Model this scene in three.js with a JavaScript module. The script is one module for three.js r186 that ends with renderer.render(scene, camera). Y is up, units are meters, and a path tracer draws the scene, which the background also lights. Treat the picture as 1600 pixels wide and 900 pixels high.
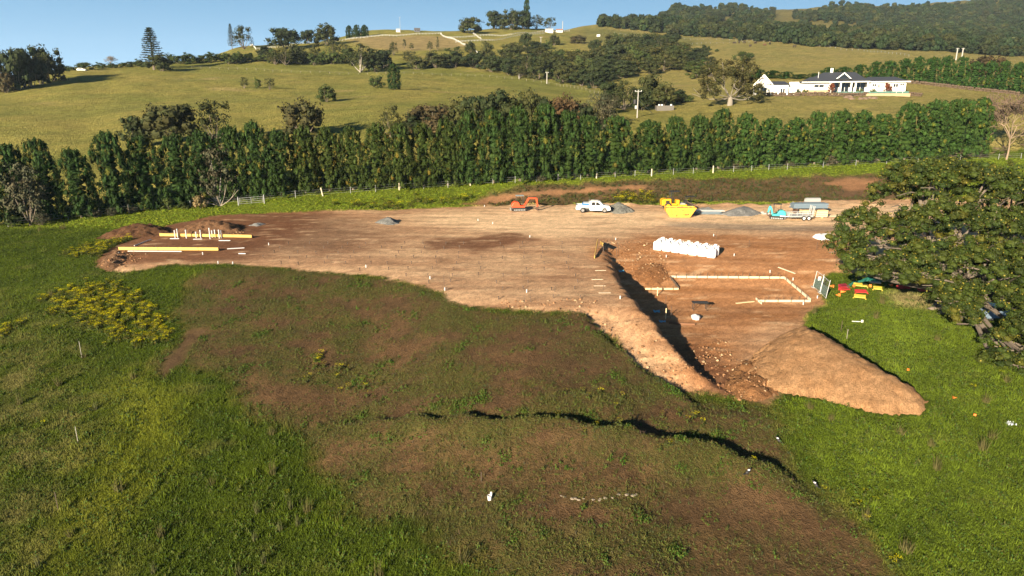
import * as THREE from 'three';
import { mergeGeometries } from 'three/addons/utils/BufferGeometryUtils.js';
import { RoundedBoxGeometry } from 'three/addons/geometries/RoundedBoxGeometry.js';
import { createNoise2D, createNoise3D } from 'simplex-noise';

// ---------------------------------------------------------------- camera, sky, sun, exposure
const F = 1067, EYE = 16.5, TILT = 15.2 * Math.PI / 180;      // focal length in photo pixels (1600 wide), height of the drone above the pad, downward tilt
const scene = new THREE.Scene();
const camera = new THREE.PerspectiveCamera(2 * Math.atan(450 / F) * 180 / Math.PI, 16 / 9, 0.5, 9000);
camera.position.set(0, EYE, 0);
camera.rotation.set(-TILT, 0, 0);

const SUN_EL = 16.5 * Math.PI / 180, SUN_AZ = 31 * Math.PI / 180; // low afternoon sun behind the drone, a little to the left
const sunDir = new THREE.Vector3(-Math.sin(SUN_AZ) * Math.cos(SUN_EL), Math.sin(SUN_EL), Math.cos(SUN_AZ) * Math.cos(SUN_EL));
const sun = new THREE.DirectionalLight(new THREE.Color().setRGB(1, 0.84, 0.60), 5);
sun.position.copy(sunDir).multiplyScalar(400).add(new THREE.Vector3(0, 0, -80));
sun.target.position.set(0, 0, -80);
sun.castShadow = true;
sun.shadow.mapSize.set(4096, 4096);
Object.assign(sun.shadow.camera, { left: -260, right: 260, top: 200, bottom: -120, near: 1, far: 1200 });
sun.shadow.radius = 1;
scene.add(sun, sun.target);

{ // clear winter sky: pale at the horizon, deeper overhead, a wide soft glow round the sun
  const w = 512, h = 256, data = new Float32Array(w * h * 4);
  for (let j = 0; j < h; j++) for (let i = 0; i < w; i++) {
    const el = ((j + 0.5) / h - 0.5) * Math.PI, az = ((i + 0.5) / w - 0.5) * 2 * Math.PI;
    const d = new THREE.Vector3(Math.cos(el) * Math.cos(az), Math.sin(el), Math.cos(el) * Math.sin(az));
    const s = Math.max(0, Math.sin(el)), t = Math.exp(-s * 9), t2 = Math.exp(-s * 3.8);
    const cs = Math.max(0, d.dot(sunDir)), glow = Math.pow(cs, 6) * 0.05 + Math.pow(cs, 40) * 0.12;
    const k = 4 * (j * w + i);
    data[k] = 0.005 + 0.046 * t2 + 0.196 * t + glow * 1.0;
    data[k + 1] = 0.014 + 0.218 * t2 + 0.130 * t + glow * 0.85;
    data[k + 2] = 0.032 + 0.400 * t2 + 0.024 * t + glow * 0.6;
    data[k + 3] = 1;
  }
  const sky = new THREE.DataTexture(data, w, h, THREE.RGBAFormat, THREE.FloatType);
  sky.mapping = THREE.EquirectangularReflectionMapping;
  sky.magFilter = sky.minFilter = THREE.LinearFilter; sky.wrapS = THREE.RepeatWrapping;
  sky.needsUpdate = true;
  scene.background = sky; scene.environment = sky;
}
const renderer = new THREE.WebGLRenderer({ antialias: true });
renderer.toneMapping = THREE.LinearToneMapping;
renderer.toneMappingExposure = 2.7;
renderer.shadowMap.enabled = true;
renderer.setSize(1024, 576);

// ---------------------------------------------------------------- helpers
function rng(seed) { let a = seed >>> 0; return () => { a = (a + 0x6D2B79F5) | 0; let t = Math.imul(a ^ (a >>> 15), 1 | a); t = (t + Math.imul(t ^ (t >>> 7), 61 | t)) ^ t; return ((t ^ (t >>> 14)) >>> 0) / 4294967296; }; }
const n2 = createNoise2D(rng(11)), n2b = createNoise2D(rng(57)), n3 = createNoise3D(rng(5));
const fbm = (x, y, o = 4) => { let s = 0, a = 0.5, t = 0; for (let i = 0; i < o; i++) { s += a * n2(x, y); t += a; x = x * 2.03 + 17.1; y = y * 2.03 - 9.7; a *= 0.5; } return s / t; };
const clamp = (x, a = 0, b = 1) => Math.min(b, Math.max(a, x));
const sstep = (a, b, x) => { const t = clamp((x - a) / (b - a)); return t * t * (3 - 2 * t); };
const lerp = (a, b, t) => a + (b - a) * t;
const lin = c => c <= 0.04045 ? c / 12.92 : Math.pow((c + 0.055) / 1.055, 2.4);
const rgb = (r, g, b) => new THREE.Color().setRGB(r, g, b);
const pl = (knots, x) => { // piecewise linear, clamped
  if (x <= knots[0][0]) return knots[0][1];
  for (let i = 1; i < knots.length; i++) if (x <= knots[i][0]) return lerp(knots[i - 1][1], knots[i][1], (x - knots[i - 1][0]) / (knots[i][0] - knots[i - 1][0]));
  return knots[knots.length - 1][1];
};
const taken = new Map();
function numbered(name) { const n = taken.get(name) || 0; taken.set(name, n + 1); return n ? name + '_' + String(n).padStart(3, '0') : name; }
function tag(o, label, category, group, kind) { if (label) o.userData.label = label; if (category) o.userData.category = category; if (group) o.userData.group = group; if (kind) o.userData.kind = kind; return o; }
function mesh(name, geo, mat, parent) { const m = new THREE.Mesh(geo, mat); m.name = name; m.castShadow = m.receiveShadow = true; (parent || scene).add(m); return m; }
function thing(name, label, category, p = [0, 0, 0], turn = 0, group) {
  const o = new THREE.Group(); o.name = numbered(name); scene.add(o);
  if (p.isVector3) o.position.copy(p); else o.position.set(...p);
  o.rotation.y = turn; return tag(o, label, category, group);
}
const solo = (name, label, category, geo, mat, p, turn = 0, group) => { const m = mesh(numbered(name), geo, mat); if (p) { if (p.isVector3) m.position.copy(p); else m.position.set(...p); } m.rotation.y = turn; return tag(m, label, category, group); };
const std = (r, g, b, rough = 0.85, extra = {}) => new THREE.MeshStandardMaterial({ color: rgb(r, g, b), roughness: rough, metalness: 0, side: THREE.DoubleSide, ...extra });
const B = (w, h, d, x = 0, y = 0, z = 0, r = 0) => { const g = r ? new RoundedBoxGeometry(w, h, d, 2, r) : new THREE.BoxGeometry(w, h, d); g.translate(x, y, z); return g.index ? g.toNonIndexed() : g; };
const merge = list => mergeGeometries(list.map(g => { const q = g.index ? g.toNonIndexed() : g; for (const k of Object.keys(q.attributes)) if (!['position', 'normal', 'uv'].includes(k)) q.deleteAttribute(k); return q; }), false);
const V = (x, y, z) => new THREE.Vector3(x, y, z);
function rod(a, b, r0, r1 = r0, seg = 7) { // tapered round bar between two points
  const d = V().subVectors(b, a), g = new THREE.CylinderGeometry(r1, r0, d.length(), seg, 1);
  g.translate(0, d.length() / 2, 0); g.applyQuaternion(new THREE.Quaternion().setFromUnitVectors(V(0, 1, 0), d.normalize())); g.translate(a.x, a.y, a.z); return g.toNonIndexed();
}
function beam(a, b, w, h) { // rectangular bar between two points, w across, h upright
  const d = V().subVectors(b, a), L = d.length(), g = new THREE.BoxGeometry(w, h, L); g.translate(0, 0, L / 2);
  const m = new THREE.Matrix4().lookAt(d, V(0, 0, 0), V(0, 1, 0)); g.applyMatrix4(m); g.translate(a.x, a.y, a.z); return g.toNonIndexed();
}
function extrude(pts, depth, bevel = 0) { // outline in x,y; thickness along z, centred
  const s = new THREE.Shape(pts.map(p => new THREE.Vector2(...p)));
  const g = new THREE.ExtrudeGeometry(s, { depth, bevelEnabled: bevel > 0, bevelThickness: bevel, bevelSize: bevel, bevelSegments: 2, curveSegments: 8 });
  g.translate(0, 0, -depth / 2); return g.index ? g.toNonIndexed() : g;
}

// ---------------------------------------------------------------- lie of the land (y = 0 is the levelled pad; depth D = -z)
const CT = Math.cos(TILT), ST = Math.sin(TILT);
const yAt = (py, D) => { const v = (450 - py) / F; return EYE + D * (v * CT - ST) / (CT + v * ST); };
// hill profiles, one for each bearing: first the back of the pad (depth, height 0), then heights read off the photograph as [row, depth]
const hillColumns = [
  [0, 90, [[350, 96], [300, 112], [232, 150], [180, 215], [150, 290], [132, 340], [122, 385]], -0.03],
  [120, 94, [[342, 98], [295, 115], [228, 152], [170, 235], [130, 320], [108, 395], [105, 420]], -0.05],
  [240, 98, [[327, 104], [280, 122], [212, 160], [160, 250], [122, 345], [104, 405], [97, 450]], -0.05],
  [400, 104, [[312, 109], [265, 128], [198, 170], [150, 272], [112, 385], [94, 440], [73, 540], [70, 560]], -0.05],
  [600, 109, [[298, 116], [250, 138], [184, 182], [142, 290], [113, 400], [84, 480], [55, 610], [47, 660]], -0.04],
  [800, 113, [[287, 122], [240, 145], [178, 190], [150, 268], [128, 372], [95, 470], [58, 620], [45, 700], [43, 720]], -0.03],
  [930, 114, [[277, 126], [230, 150], [183, 190], [158, 255], [140, 340], [100, 470], [68, 600], [46, 760], [38, 830]], 0.0],
  [1050, 114, [[268, 131], [225, 150], [186, 182], [160, 240], [120, 385], [88, 500], [62, 660], [44, 860], [30, 1150], [19, 1420]], -0.04],
  [1200, 114, [[261, 137], [220, 153], [184, 178], [148, 226], [126, 290], [104, 380], [66, 610], [52, 800], [34, 1150], [17, 1480]], -0.04],
  [1400, 113, [[252, 143], [215, 157], [178, 180], [146, 224], [128, 262], [108, 340], [86, 460], [70, 700], [40, 1150], [12, 1500]], -0.03],
  [1600, 111, [[246, 150], [205, 166], [170, 190], [148, 235], [135, 270], [115, 360], [95, 500], [70, 800], [35, 1150], [0, 1500]], -0.02],
].map(([px, back, rows, tail]) => {
  const k = [[back, 0], ...rows.map(([py, D]) => [D, yAt(py, D)])], l = k[k.length - 1];
  if (tail) k.push([l[0] + 90, l[1] - 3], [l[0] + 500, l[1] - 40], [6000, l[1] - 150]); else k.push([l[0] + 200, l[1] - 6], [l[0] + 900, l[1] - 70], [6000, l[1] - 200]);
  const n = k.length, d = [], m = [];                                  // monotone cubic through the knots
  for (let i = 0; i < n - 1; i++) d.push((k[i + 1][1] - k[i][1]) / (k[i + 1][0] - k[i][0]));
  for (let i = 0; i < n; i++) m.push(i === 0 ? 0 : i === n - 1 ? d[n - 2] : d[i - 1] * d[i] <= 0 ? 0 : 2 * d[i - 1] * d[i] / (d[i - 1] + d[i]));
  return { a: (px - 800) / F / 1.045, k, m };
});
function alongColumn(c, D) {
  const { k, m } = c; if (D <= k[0][0]) return 0;
  for (let i = 1; i < k.length; i++) if (D <= k[i][0]) {
    const h = k[i][0] - k[i - 1][0], t = (D - k[i - 1][0]) / h, t2 = t * t, t3 = t2 * t;
    return (2 * t3 - 3 * t2 + 1) * k[i - 1][1] + (t3 - 2 * t2 + t) * h * m[i - 1] + (3 * t2 - 2 * t3) * k[i][1] + (t3 - t2) * h * m[i];
  }
  return k[k.length - 1][1];
}
function hills(x, D) {
  const a = clamp(x / Math.max(D, 20), hillColumns[0].a, hillColumns[hillColumns.length - 1].a);
  let i = 1; while (i < hillColumns.length - 1 && a > hillColumns[i].a) i++;
  const c0 = hillColumns[i - 1], c1 = hillColumns[i];
  return lerp(alongColumn(c0, D), alongColumn(c1, D), sstep(0, 1, (a - c0.a) / (c1.a - c0.a)) * 0.5 + 0.5 * clamp((a - c0.a) / (c1.a - c0.a)));
}
// front edge of the levelled pad, the lower ground to its right, and the cut between them
const padEdge = [[-140, 100], [-70, 82], [-43, 72.5], [-31, 70.6], [-12, 65], [-5.5, 57.5], [1.5, 53.8], [6.2, 53], [9, 54.5], [14, 57], [40, 60]];
const lowGround = [[0, -11], [20, -8.2], [28, -6.3], [38, -4.1], [45, -3.1], [54, -2.8], [64, -2.7], [69, -2.1], [74, -1.0], [80, -0.35], [88, 0]];
const cutLine = [[40, 17], [45, 13.6], [50.5, 11.7], [57, 10.6], [63, 10.2], [74, 10.4], [85, 11]];
const bundLine = [[-40, 45], [-16.5, 43.2], [-11.8, 42.2], [-7.6, 40.9], [-4.1, 39.7], [2, 38.3], [7.8, 37.2], [12.2, 36.2], [14.8, 35.3], [17, 34.4], [24, 33]];
const gully = [[40, 15.5], [45, 15.2], [50, 14.6], [57, 14]];   // trodden wash between the ramp and the stockpile
const softRamp = s => s > 4 ? s : s < -4 ? 0 : (s + 4) * (s + 4) / 16;
const rampLine = [[42, 12.2], [45, 9.9], [48, 8.0], [51, 6.5], [54, 5.6]];   // lip where the trimmed ramp drops below the weedy bank
function padSide(x, D) {
  const s = pl(padEdge, x) - D;
  let y = -0.2 * softRamp(s);
  if (x < -30) y -= 0.03 * Math.max(0, -30 - x) * sstep(95, 60, D);
  return y;
}
function height(x, D) {
  const left = padSide(x, D), right = pl(lowGround, D) - 0.02 * Math.max(0, x - 26) * sstep(84, 60, D);
  const c = pl(cutLine, D), wob = 0.25 * n2(D * 0.5, 3) + 0.12 * n2(D * 1.7, 8);
  const w = D > 88 ? 0 : lerp(sstep(-3, 9, x - c), sstep(-0.15, 1.15, x - c + wob), sstep(41, 47, D) * sstep(86, 79, D));
  let y = lerp(left, right, w);
  // weedy bund across the slope, steep on its far side
  const bd = D - pl(bundLine, x) - 0.45 * n2(x * 0.25, 1) - 0.08 * n2(x * 1.1, 5), ends = sstep(-15, -4, x) * sstep(17.5, 14, x);
  const fade = 0.55 + 0.45 * sstep(-8, 6, x);
  if (Math.abs(bd) < 6) y += ends * fade * (bd < 0 ? 0.95 * Math.exp(-bd * bd / 4.5) : 0.95 * Math.exp(-bd * bd / 0.55) - 0.42 * Math.exp(-((bd - 0.9) ** 2) / 0.6) * (1 - Math.exp(-bd * bd / 0.3)));
  { const rl = x - pl(rampLine, D) + 0.3 * n2(D * 0.6, 40); const on = sstep(-0.1, 0.5, rl) * sstep(40.5, 43, D) * sstep(56, 53, D); y -= 0.42 * on * sstep(5, 1.5, rl); y += on * sstep(14, 9, rl) * (0.16 * Math.abs(fbm(x * 1.1, D * 1.1, 3)) + 0.07 * n2b(x * 2.6, D * 2.6) - 0.05); }
  if (x > -12) y += 0.4 * Math.exp(-(((D - 113.2 + 0.5 * n2(x * 0.2, 60)) / 0.7) ** 2)) * sstep(-12, 0, x) * clamp(0.7 + 0.8 * n2(x * 0.25, 71));
  y += hills(x, D);
  // lower-slope swell and small unevenness; flatter on the worked pad
  const worked = sstep(-2, 3, D - pl(padEdge, x)) * sstep(116, 108, D);
  y += (1 - worked) * (0.25 * n2(x * 0.05, D * 0.05) + 0.06 * fbm(x * 0.45, D * 0.45, 3)) * sstep(0, 10, Math.abs(D - 60) + 4) + 0.03 * fbm(x * 0.5, D * 0.5, 3);
  if (D > 200) y += 0.9 * fbm(x * 0.02, D * 0.02, 3) * sstep(200, 320, D);
  if (D > 700 && x > 0) y += 14 * fbm(x * 0.0042, D * 0.0042, 4) * sstep(720, 1100, D) * (1 - 0.5 * sstep(1300, 1500, D));
  return y;
}
// the ground point seen at a photograph pixel
function P(px, py) {
  const u = (px - 800) / F, v = (450 - py) / F, dx = u, dy = v * CT - ST, df = CT + v * ST;
  let t0 = 12 / df, t = t0, last = t0;
  for (let i = 0; i < 900; i++) {
    const x = dx * t, D = df * t, y = EYE + dy * t;
    if (y < height(x, D)) { let a = last, b = t; for (let k = 0; k < 18; k++) { const m = (a + b) / 2; if (EYE + dy * m < height(dx * m, df * m)) b = m; else a = m; } return V(dx * b, height(dx * b, df * b), -df * b); }
    last = t; t += Math.max(0.15, t * 0.007);
  }
  return V(dx * 1500, height(dx * 1500, df * 1500), -df * 1500);
}
const onGround = (x, z) => V(x, height(x, -z), z);
const scaleAt = p => F / (-p.z * CT - (p.y - EYE) * ST);       // photograph pixels per metre there

// ---------------------------------------------------------------- what grows or lies bare where
function region(list) { // outline given by photograph pixels, kept as a world outline
  const w = list.map(([a, b]) => { const p = P(a, b); return [p.x, -p.z]; });
  let x0 = 1e9, x1 = -1e9, y0 = 1e9, y1 = -1e9;
  for (const [x, y] of w) { x0 = Math.min(x0, x); x1 = Math.max(x1, x); y0 = Math.min(y0, y); y1 = Math.max(y1, y); }
  return { w, x0, x1, y0, y1 };
}
function inside(r, x, y, reach = 6) { // signed distance to the outline, positive inside; -reach when far off
  if (x < r.x0 - reach || x > r.x1 + reach || y < r.y0 - reach || y > r.y1 + reach) return -reach;
  let d = 1e9, inn = false; const w = r.w;
  for (let i = 0, j = w.length - 1; i < w.length; j = i++) {
    const [xi, yi] = w[i], [xj, yj] = w[j];
    if ((yi > y) !== (yj > y) && x < (xj - xi) * (y - yi) / (yj - yi) + xi) inn = !inn;
    const ex = xj - xi, ey = yj - yi, t = clamp(((x - xi) * ex + (y - yi) * ey) / (ex * ex + ey * ey + 1e-9));
    d = Math.min(d, (x - xi - ex * t) ** 2 + (y - yi - ey * t) ** 2);
  }
  d = Math.sqrt(d); return inn ? d : -Math.min(d, reach);
}
const R = {
  pad: region([[150, 416], [158, 398], [190, 382], [262, 352], [330, 337], [420, 333], [560, 329], [700, 324], [800, 320], [900, 318], [1100, 318], [1350, 313], [1600, 309], [1720, 315], [1720, 400], [1420, 402], [1385, 432], [1330, 426], [1296, 424], [1276, 446], [1288, 476], [1262, 490], [1250, 512], [1262, 560], [1215, 612], [1196, 632], [1130, 624], [1062, 606], [1000, 571], [934, 506], [918, 491], [830, 487], [760, 481], [702, 470], [676, 450], [600, 433], [480, 421], [340, 412], [262, 414], [190, 426]]),
  bankSoil: region([[350, 418], [480, 424], [600, 438], [680, 456], [760, 486], [918, 494], [1000, 574], [1062, 610], [1130, 628], [1200, 636], [1225, 690], [1270, 755], [1330, 820], [1385, 905], [1380, 990], [860, 990], [840, 900], [690, 850], [560, 795], [500, 705], [430, 655], [345, 585], [290, 560], [255, 590], [250, 565], [300, 520], [285, 470], [310, 435]]),
  tanTrack: region([[640, 336], [780, 326], [900, 322], [1000, 326], [1120, 326], [1300, 320], [1500, 316], [1500, 354], [1300, 354], [1100, 352], [960, 360], [880, 372], [800, 366], [720, 358], [660, 350]]),
  backBank: region([[1040, 314], [900, 318], [760, 322], [720, 318], [760, 300], [860, 288], [960, 283], [1100, 279], [1250, 274], [1400, 270], [1460, 268], [1460, 308], [1300, 315]]),
  redCut: region([[720, 319], [760, 308], [850, 298], [930, 293], [1010, 290], [1010, 296], [900, 302], [800, 312], [750, 320]]),
  redCut2: region([[1290, 287], [1320, 280], [1370, 280], [1375, 296], [1330, 298]]),
  darkLeft: region([[370, 345], [460, 335], [560, 345], [600, 372], [560, 392], [470, 398], [400, 392], [330, 400], [240, 388], [260, 360]]),
  redPatch: region([[668, 378], [720, 372], [800, 365], [832, 374], [790, 384], [740, 392], [680, 390]]),
  lowSoil: region([[936, 388], [1000, 370], [1100, 366], [1300, 372], [1330, 400], [1290, 440], [1280, 480], [1240, 510], [1150, 520], [1190, 630], [1090, 610], [1060, 560], [1000, 490], [950, 420]]),
  greyRoad: region([[1050, 347], [1150, 350], [1320, 354], [1320, 362], [1180, 360], [1040, 354]]),
  worn: region([[1392, 462], [1420, 452], [1450, 462], [1480, 480], [1440, 482], [1400, 478]]),
  scarA: region([[248, 585], [262, 560], [300, 515], [312, 520], [285, 560], [258, 592]]),
  dryLeft: region([[-40, 480], [40, 520], [90, 600], [150, 640], [120, 720], [95, 800], [80, 905], [-60, 905]]),
  brightLeft: region([[190, 590], [260, 600], [300, 640], [240, 760], [120, 900], [70, 905], [130, 740], [170, 650]]),
  soilPatches: [[[345, 572], [440, 590], [560, 618], [610, 640], [520, 655], [430, 652]], [[488, 698], [555, 715], [575, 785], [532, 772]], [[1000, 765], [1250, 770], [1340, 850], [1378, 905], [1380, 990], [1080, 990], [1050, 830]], [[700, 700], [900, 700], [1010, 740], [920, 775], [760, 750]], [[820, 500], [900, 505], [960, 560], [900, 590], [820, 540]]].map(region),
  brownHill: region([[545, 62], [640, 56], [700, 57], [735, 70], [700, 76], [640, 80], [580, 76]]),
  greenHill: region([[400, 100], [560, 90], [700, 104], [900, 130], [932, 148], [900, 152], [700, 118], [560, 116], [400, 114], [250, 112], [250, 100]]),
  greenRidge: region([[900, 44], [990, 50], [1090, 58], [1120, 70], [1030, 78], [960, 70], [900, 58]]),
  mound: region([[1122, 600], [1150, 566], [1178, 552], [1215, 527], [1265, 523], [1338, 562], [1452, 628], [1440, 648], [1372, 647], [1290, 624], [1225, 620], [1190, 630], [1150, 620]]),
};
const hedgeFoot = [[-60, 360], [0, 353], [120, 343], [250, 326], [400, 311], [500, 301], [620, 296], [800, 286], [1000, 271], [1250, 259], [1540, 245], [1700, 240]];   // foot of the windbreak in the photograph
const hedgeLine = hedgeFoot.map(q => { const p = P(...q); return [p.x, -p.z]; });
// colour and kind of ground at a place: kind 0 grass, 1 bare soil, 2 weedy soil, 3 far pasture
const cG = [0.058, 0.084, 0.005], cGd = [0.032, 0.052, 0.005], cDry = [0.150, 0.135, 0.045], cSoil = [0.078, 0.048, 0.024], cTan = [0.78, 0.54, 0.33], cPad = [0.44, 0.255, 0.145], cOrange = [0.36, 0.160, 0.064], cRed = [0.170, 0.074, 0.038], cBrown = [0.135, 0.076, 0.037], cPasture = [0.280, 0.240, 0.062], cPasture2 = [0.175, 0.185, 0.040], cStraw = [0.32, 0.24, 0.11], cGrey = [0.31, 0.245, 0.18], cForest = [0.04, 0.04, 0.018], cVerge = [0.125, 0.165, 0.014], cLush = [0.078, 0.112, 0.010], cPadDark = [0.185, 0.100, 0.058];
const mixc = (a, b, t) => [lerp(a[0], b[0], t), lerp(a[1], b[1], t), lerp(a[2], b[2], t)];
function ground(x, D) {
  const big = fbm(x * 0.03, D * 0.03, 3), mid = fbm(x * 0.16 + 40, D * 0.16, 4), fine = n2(x * 1.3, D * 1.3) * 0.6 + n2b(x * 3.1, D * 3.1) * 0.4;
  const rag = 0.9 * mid + 0.35 * fine;
  let c, kind = 0, weeds = 0;
  if (D > pl(hedgeLine, x) + 4 + 2 * mid) {
    const dry = clamp(0.55 + 0.55 * big + 0.35 * fbm(x * 0.012, D * 0.012, 3) + 0.12 * fine);
    c = mixc(cPasture2, cPasture, dry); kind = 3;
    c = mixc(c, cStraw, 0.42 * sstep(20, 90, x) * clamp(0.7 + 0.6 * mid));
    c = mixc(c, cStraw, 0.75 * sstep(0.35, 0.8, fbm(x * 0.018 + 9, D * 0.03, 3)) * sstep(200, 260, D));
    const gh = inside(R.greenHill, x, D, 20); c = mixc(c, cPasture2, 0.75 * sstep(-8, 6, gh + 6 * mid));
    c = mixc(c, cStraw, sstep(-10, 8, inside(R.brownHill, x, D, 30) + 5 * mid) * 0.9);
    c = mixc(c, [0.13, 0.14, 0.04], sstep(-8, 20, inside(R.greenRidge, x, D, 30)) * 0.7);
    if (D > 1000) c = mixc(c, cForest, 0.5);
    const v = 1 + 0.16 * fine + 0.10 * mid; c = [c[0] * v, c[1] * v, c[2] * v];
    return { c, kind, weeds };
  }
  const g = mixc(cGd, cG, clamp(0.6 + 0.6 * mid + 0.25 * fine)); c = g;
  const dry = sstep(-6, 4, inside(R.dryLeft, x, D, 8) + 4 * mid) * clamp(0.45 + 0.9 * fbm(x * 0.3, D * 0.3, 3)) + 0.35 * sstep(0.25, 0.7, fbm(x * 0.11 + 5, D * 0.2, 4));
  c = mixc(c, cDry, clamp(dry) * 0.9);
  const br = sstep(-3, 4, inside(R.brightLeft, x, D, 6) + 2 * mid); c = mixc(c, [0.145, 0.160, 0.014], br * 0.8);
  if (D > 88) c = mixc(c, cVerge, 0.8 * sstep(88, 96, D));
  if (x > 10) c = mixc(c, cLush, 0.75 * sstep(14, 24, x) * clamp(0.75 + 0.5 * mid));
  const wv = sstep(-1.5, 1.5, inside(R.worn, x, D) + mid); c = mixc(c, [0.2, 0.16, 0.08], wv * 0.8);
  const bank = inside(R.bankSoil, x, D, 6);
  if (bank > -4) {
    const t = sstep(-1.2, 1.2, bank + 1.6 * rag);
    const s = mixc(cSoil, cBrown, clamp(0.35 + 0.8 * mid + 0.3 * fine) * 0.75 + 0.0);
    weeds = t * clamp(0.56 + 1.1 * fbm(x * 0.12 + 3, D * 0.2 + 8, 4) + 0.3 * sstep(6, -2, bank) + 0.35 * sstep(3, 0, Math.abs(D - pl(bundLine, x))) + 0.2 * n2(x * 0.5, D * 0.5));
    let bareness = 0; for (const q of R.soilPatches) bareness = Math.max(bareness, sstep(-1.2, 1.6, inside(q, x, D, 4) + 1.5 * mid + 0.4 * fine)); weeds *= 1 - 0.68 * bareness;
    c = mixc(c, mixc(s, [0.062, 0.074, 0.014], clamp(weeds - 0.1) * 0.65), t); if (t > 0.5) kind = 2;
  }
  const bb = inside(R.backBank, x, D, 6);
  if (bb > -3) { const t = sstep(-0.6, 1.4, bb + 1.5 * mid); weeds = Math.max(weeds, t * clamp(0.65 + 0.7 * fbm(x * 0.12, D * 0.25, 3) - 0.45 * sstep(45, 66, x))); c = mixc(c, mixc([0.15, 0.088, 0.05], [0.07, 0.072, 0.02], weeds * 0.6), t); if (t > 0.5) kind = 2; }
  for (const r of [R.redCut, R.redCut2]) { const t = sstep(-0.8, 0.6, inside(r, x, D, 4) + 0.8 * mid); if (t > 0) { c = mixc(c, [0.30, 0.155, 0.08], t * 0.85); if (t > 0.5) { kind = 1; weeds = 0; } } }
  const sc = sstep(-0.6, 0.4, inside(R.scarA, x, D, 4) + 0.5 * rag); if (sc > 0) { c = mixc(c, cSoil, sc); if (sc > 0.5) { kind = 1; weeds = 0; } }
  const pad = inside(R.pad, x, D, 6);
  if (pad > -3) {
    const t = sstep(-0.35, 0.35, pad + 0.7 * rag);
    if (t > 0) {
      let s = mixc(cPad, cTan, 0.42 * sstep(-0.5, 0.7, fbm(x * 0.05 + 2, D * 0.12, 4)));
      const streak = fbm(x * 0.035, D * 0.55 + 0.12 * x * 0.3, 4);
      s = mixc(s, cTan, sstep(-4, 5, inside(R.tanTrack, x, D, 8) + 3 * streak) * 0.95);
      s = mixc(s, cPadDark, sstep(-5, 5, inside(R.darkLeft, x, D, 8) + 3.5 * mid) * (0.75 + 0.25 * streak));
      s = mixc(s, cRed, sstep(-1.5, 0.8, inside(R.redPatch, x, D, 5) + 2.0 * mid + 0.6 * fine) * 0.85);
      s = mixc(s, mixc(cOrange, cPad, clamp(0.5 + 0.8 * streak) * 0.45), sstep(-2.5, 2, inside(R.lowSoil, x, D, 6) + 1.2 * mid));
      s = mixc(s, cGrey, sstep(-1, 1, inside(R.greyRoad, x, D, 4) + 0.6 * streak) * 0.7);
      const left = sstep(-25, -31, x + 1.5 * mid) * sstep(70.5, 73, D + 0.8 * mid); s = mixc(s, cRed, left * 0.88);
      s = mixc(s, cRed, 0.5 * sstep(0.16, 0.55, fbm(x * 0.09 + 30, D * 0.3, 5)) * (0.7 + 0.5 * fine)); s = mixc(s, cTan, 0.45 * sstep(0.25, 0.6, fbm(x * 0.13 + 70, D * 0.4, 4))); { const ruts = sstep(0.35, 0.75, n2b(x * 0.02 + 3, D * 1.9 + 0.5 * n2(x * 0.06, D * 0.1))) * sstep(-0.2, 0.5, n2(x * 0.05 + 9, D * 0.11)); s = mixc(s, cPadDark, 0.22 * ruts); } s = mixc(s, cRed, 0.75 * sstep(3.2, 0.6, Math.abs(x - pl(gully, D)) + 0.6 * mid) * sstep(38, 41, D) * sstep(57, 50, D));
      const v = 1 + 0.16 * streak + 0.12 * fine; s = [s[0] * v, s[1] * v, s[2] * v];
      c = mixc(c, s, t); if (t > 0.5) { kind = 1; weeds = 0; }
    }
  }
  const v = 1 + 0.14 * fine; return { c: [c[0] * v, c[1] * v, c[2] * v], kind, weeds };
}

// grain of the ground: mottled fine and coarse noise that tiles, colour and relief
function grainTexture(seed, size, layers, lo, hi, contrast) {
  const r = rng(seed), f = new Float32Array(size * size);
  for (const [cells, amp] of layers) {
    const g = new Float32Array(cells * cells); for (let i = 0; i < g.length; i++) g[i] = r() * 2 - 1;
    for (let j = 0; j < size; j++) for (let i = 0; i < size; i++) {
      const u = i / size * cells, v = j / size * cells, a = Math.floor(u), b = Math.floor(v), s = sstep(0, 1, u - a), t = sstep(0, 1, v - b), a1 = (a + 1) % cells, b1 = (b + 1) % cells;
      f[j * size + i] += amp * lerp(lerp(g[b * cells + a], g[b * cells + a1], s), lerp(g[b1 * cells + a], g[b1 * cells + a1], s), t);
    }
  }
  const data = new Uint8Array(size * size * 4), bump = new Uint8Array(size * size * 4);
  for (let i = 0; i < f.length; i++) {
    const t = clamp(0.5 + contrast * f[i]), v = 255 * lerp(lo, hi, t);
    data.set([v, v, v, 255], 4 * i); const b = 255 * clamp(0.5 + 0.45 * f[i]); bump.set([b, b, b, 255], 4 * i);
  }
  const mk = (d, srgb) => { const t = new THREE.DataTexture(d, size, size); t.wrapS = t.wrapT = THREE.RepeatWrapping; t.magFilter = THREE.LinearFilter; if (srgb) t.colorSpace = THREE.SRGBColorSpace; t.needsUpdate = true; return t; };
  return [mk(data, false), mk(bump, false)];
}
const [grainMap, grainBump] = grainTexture(3, 1024, [[6, 0.25], [23, 0.35], [71, 0.5], [190, 0.55], [430, 0.6]], 0.42, 1.0, 0.42);
const groundMat = new THREE.MeshPhysicalMaterial({ specularIntensity: 0.25, vertexColors: true, map: grainMap, bumpMap: grainBump, bumpScale: 0.09, roughness: 1, color: rgb(1.4, 1.4, 1.4) });
const coarse = [grainMap, grainBump].map(t => { const c = t.clone(); c.repeat.set(0.2, 0.2); c.needsUpdate = true; return c; });
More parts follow.
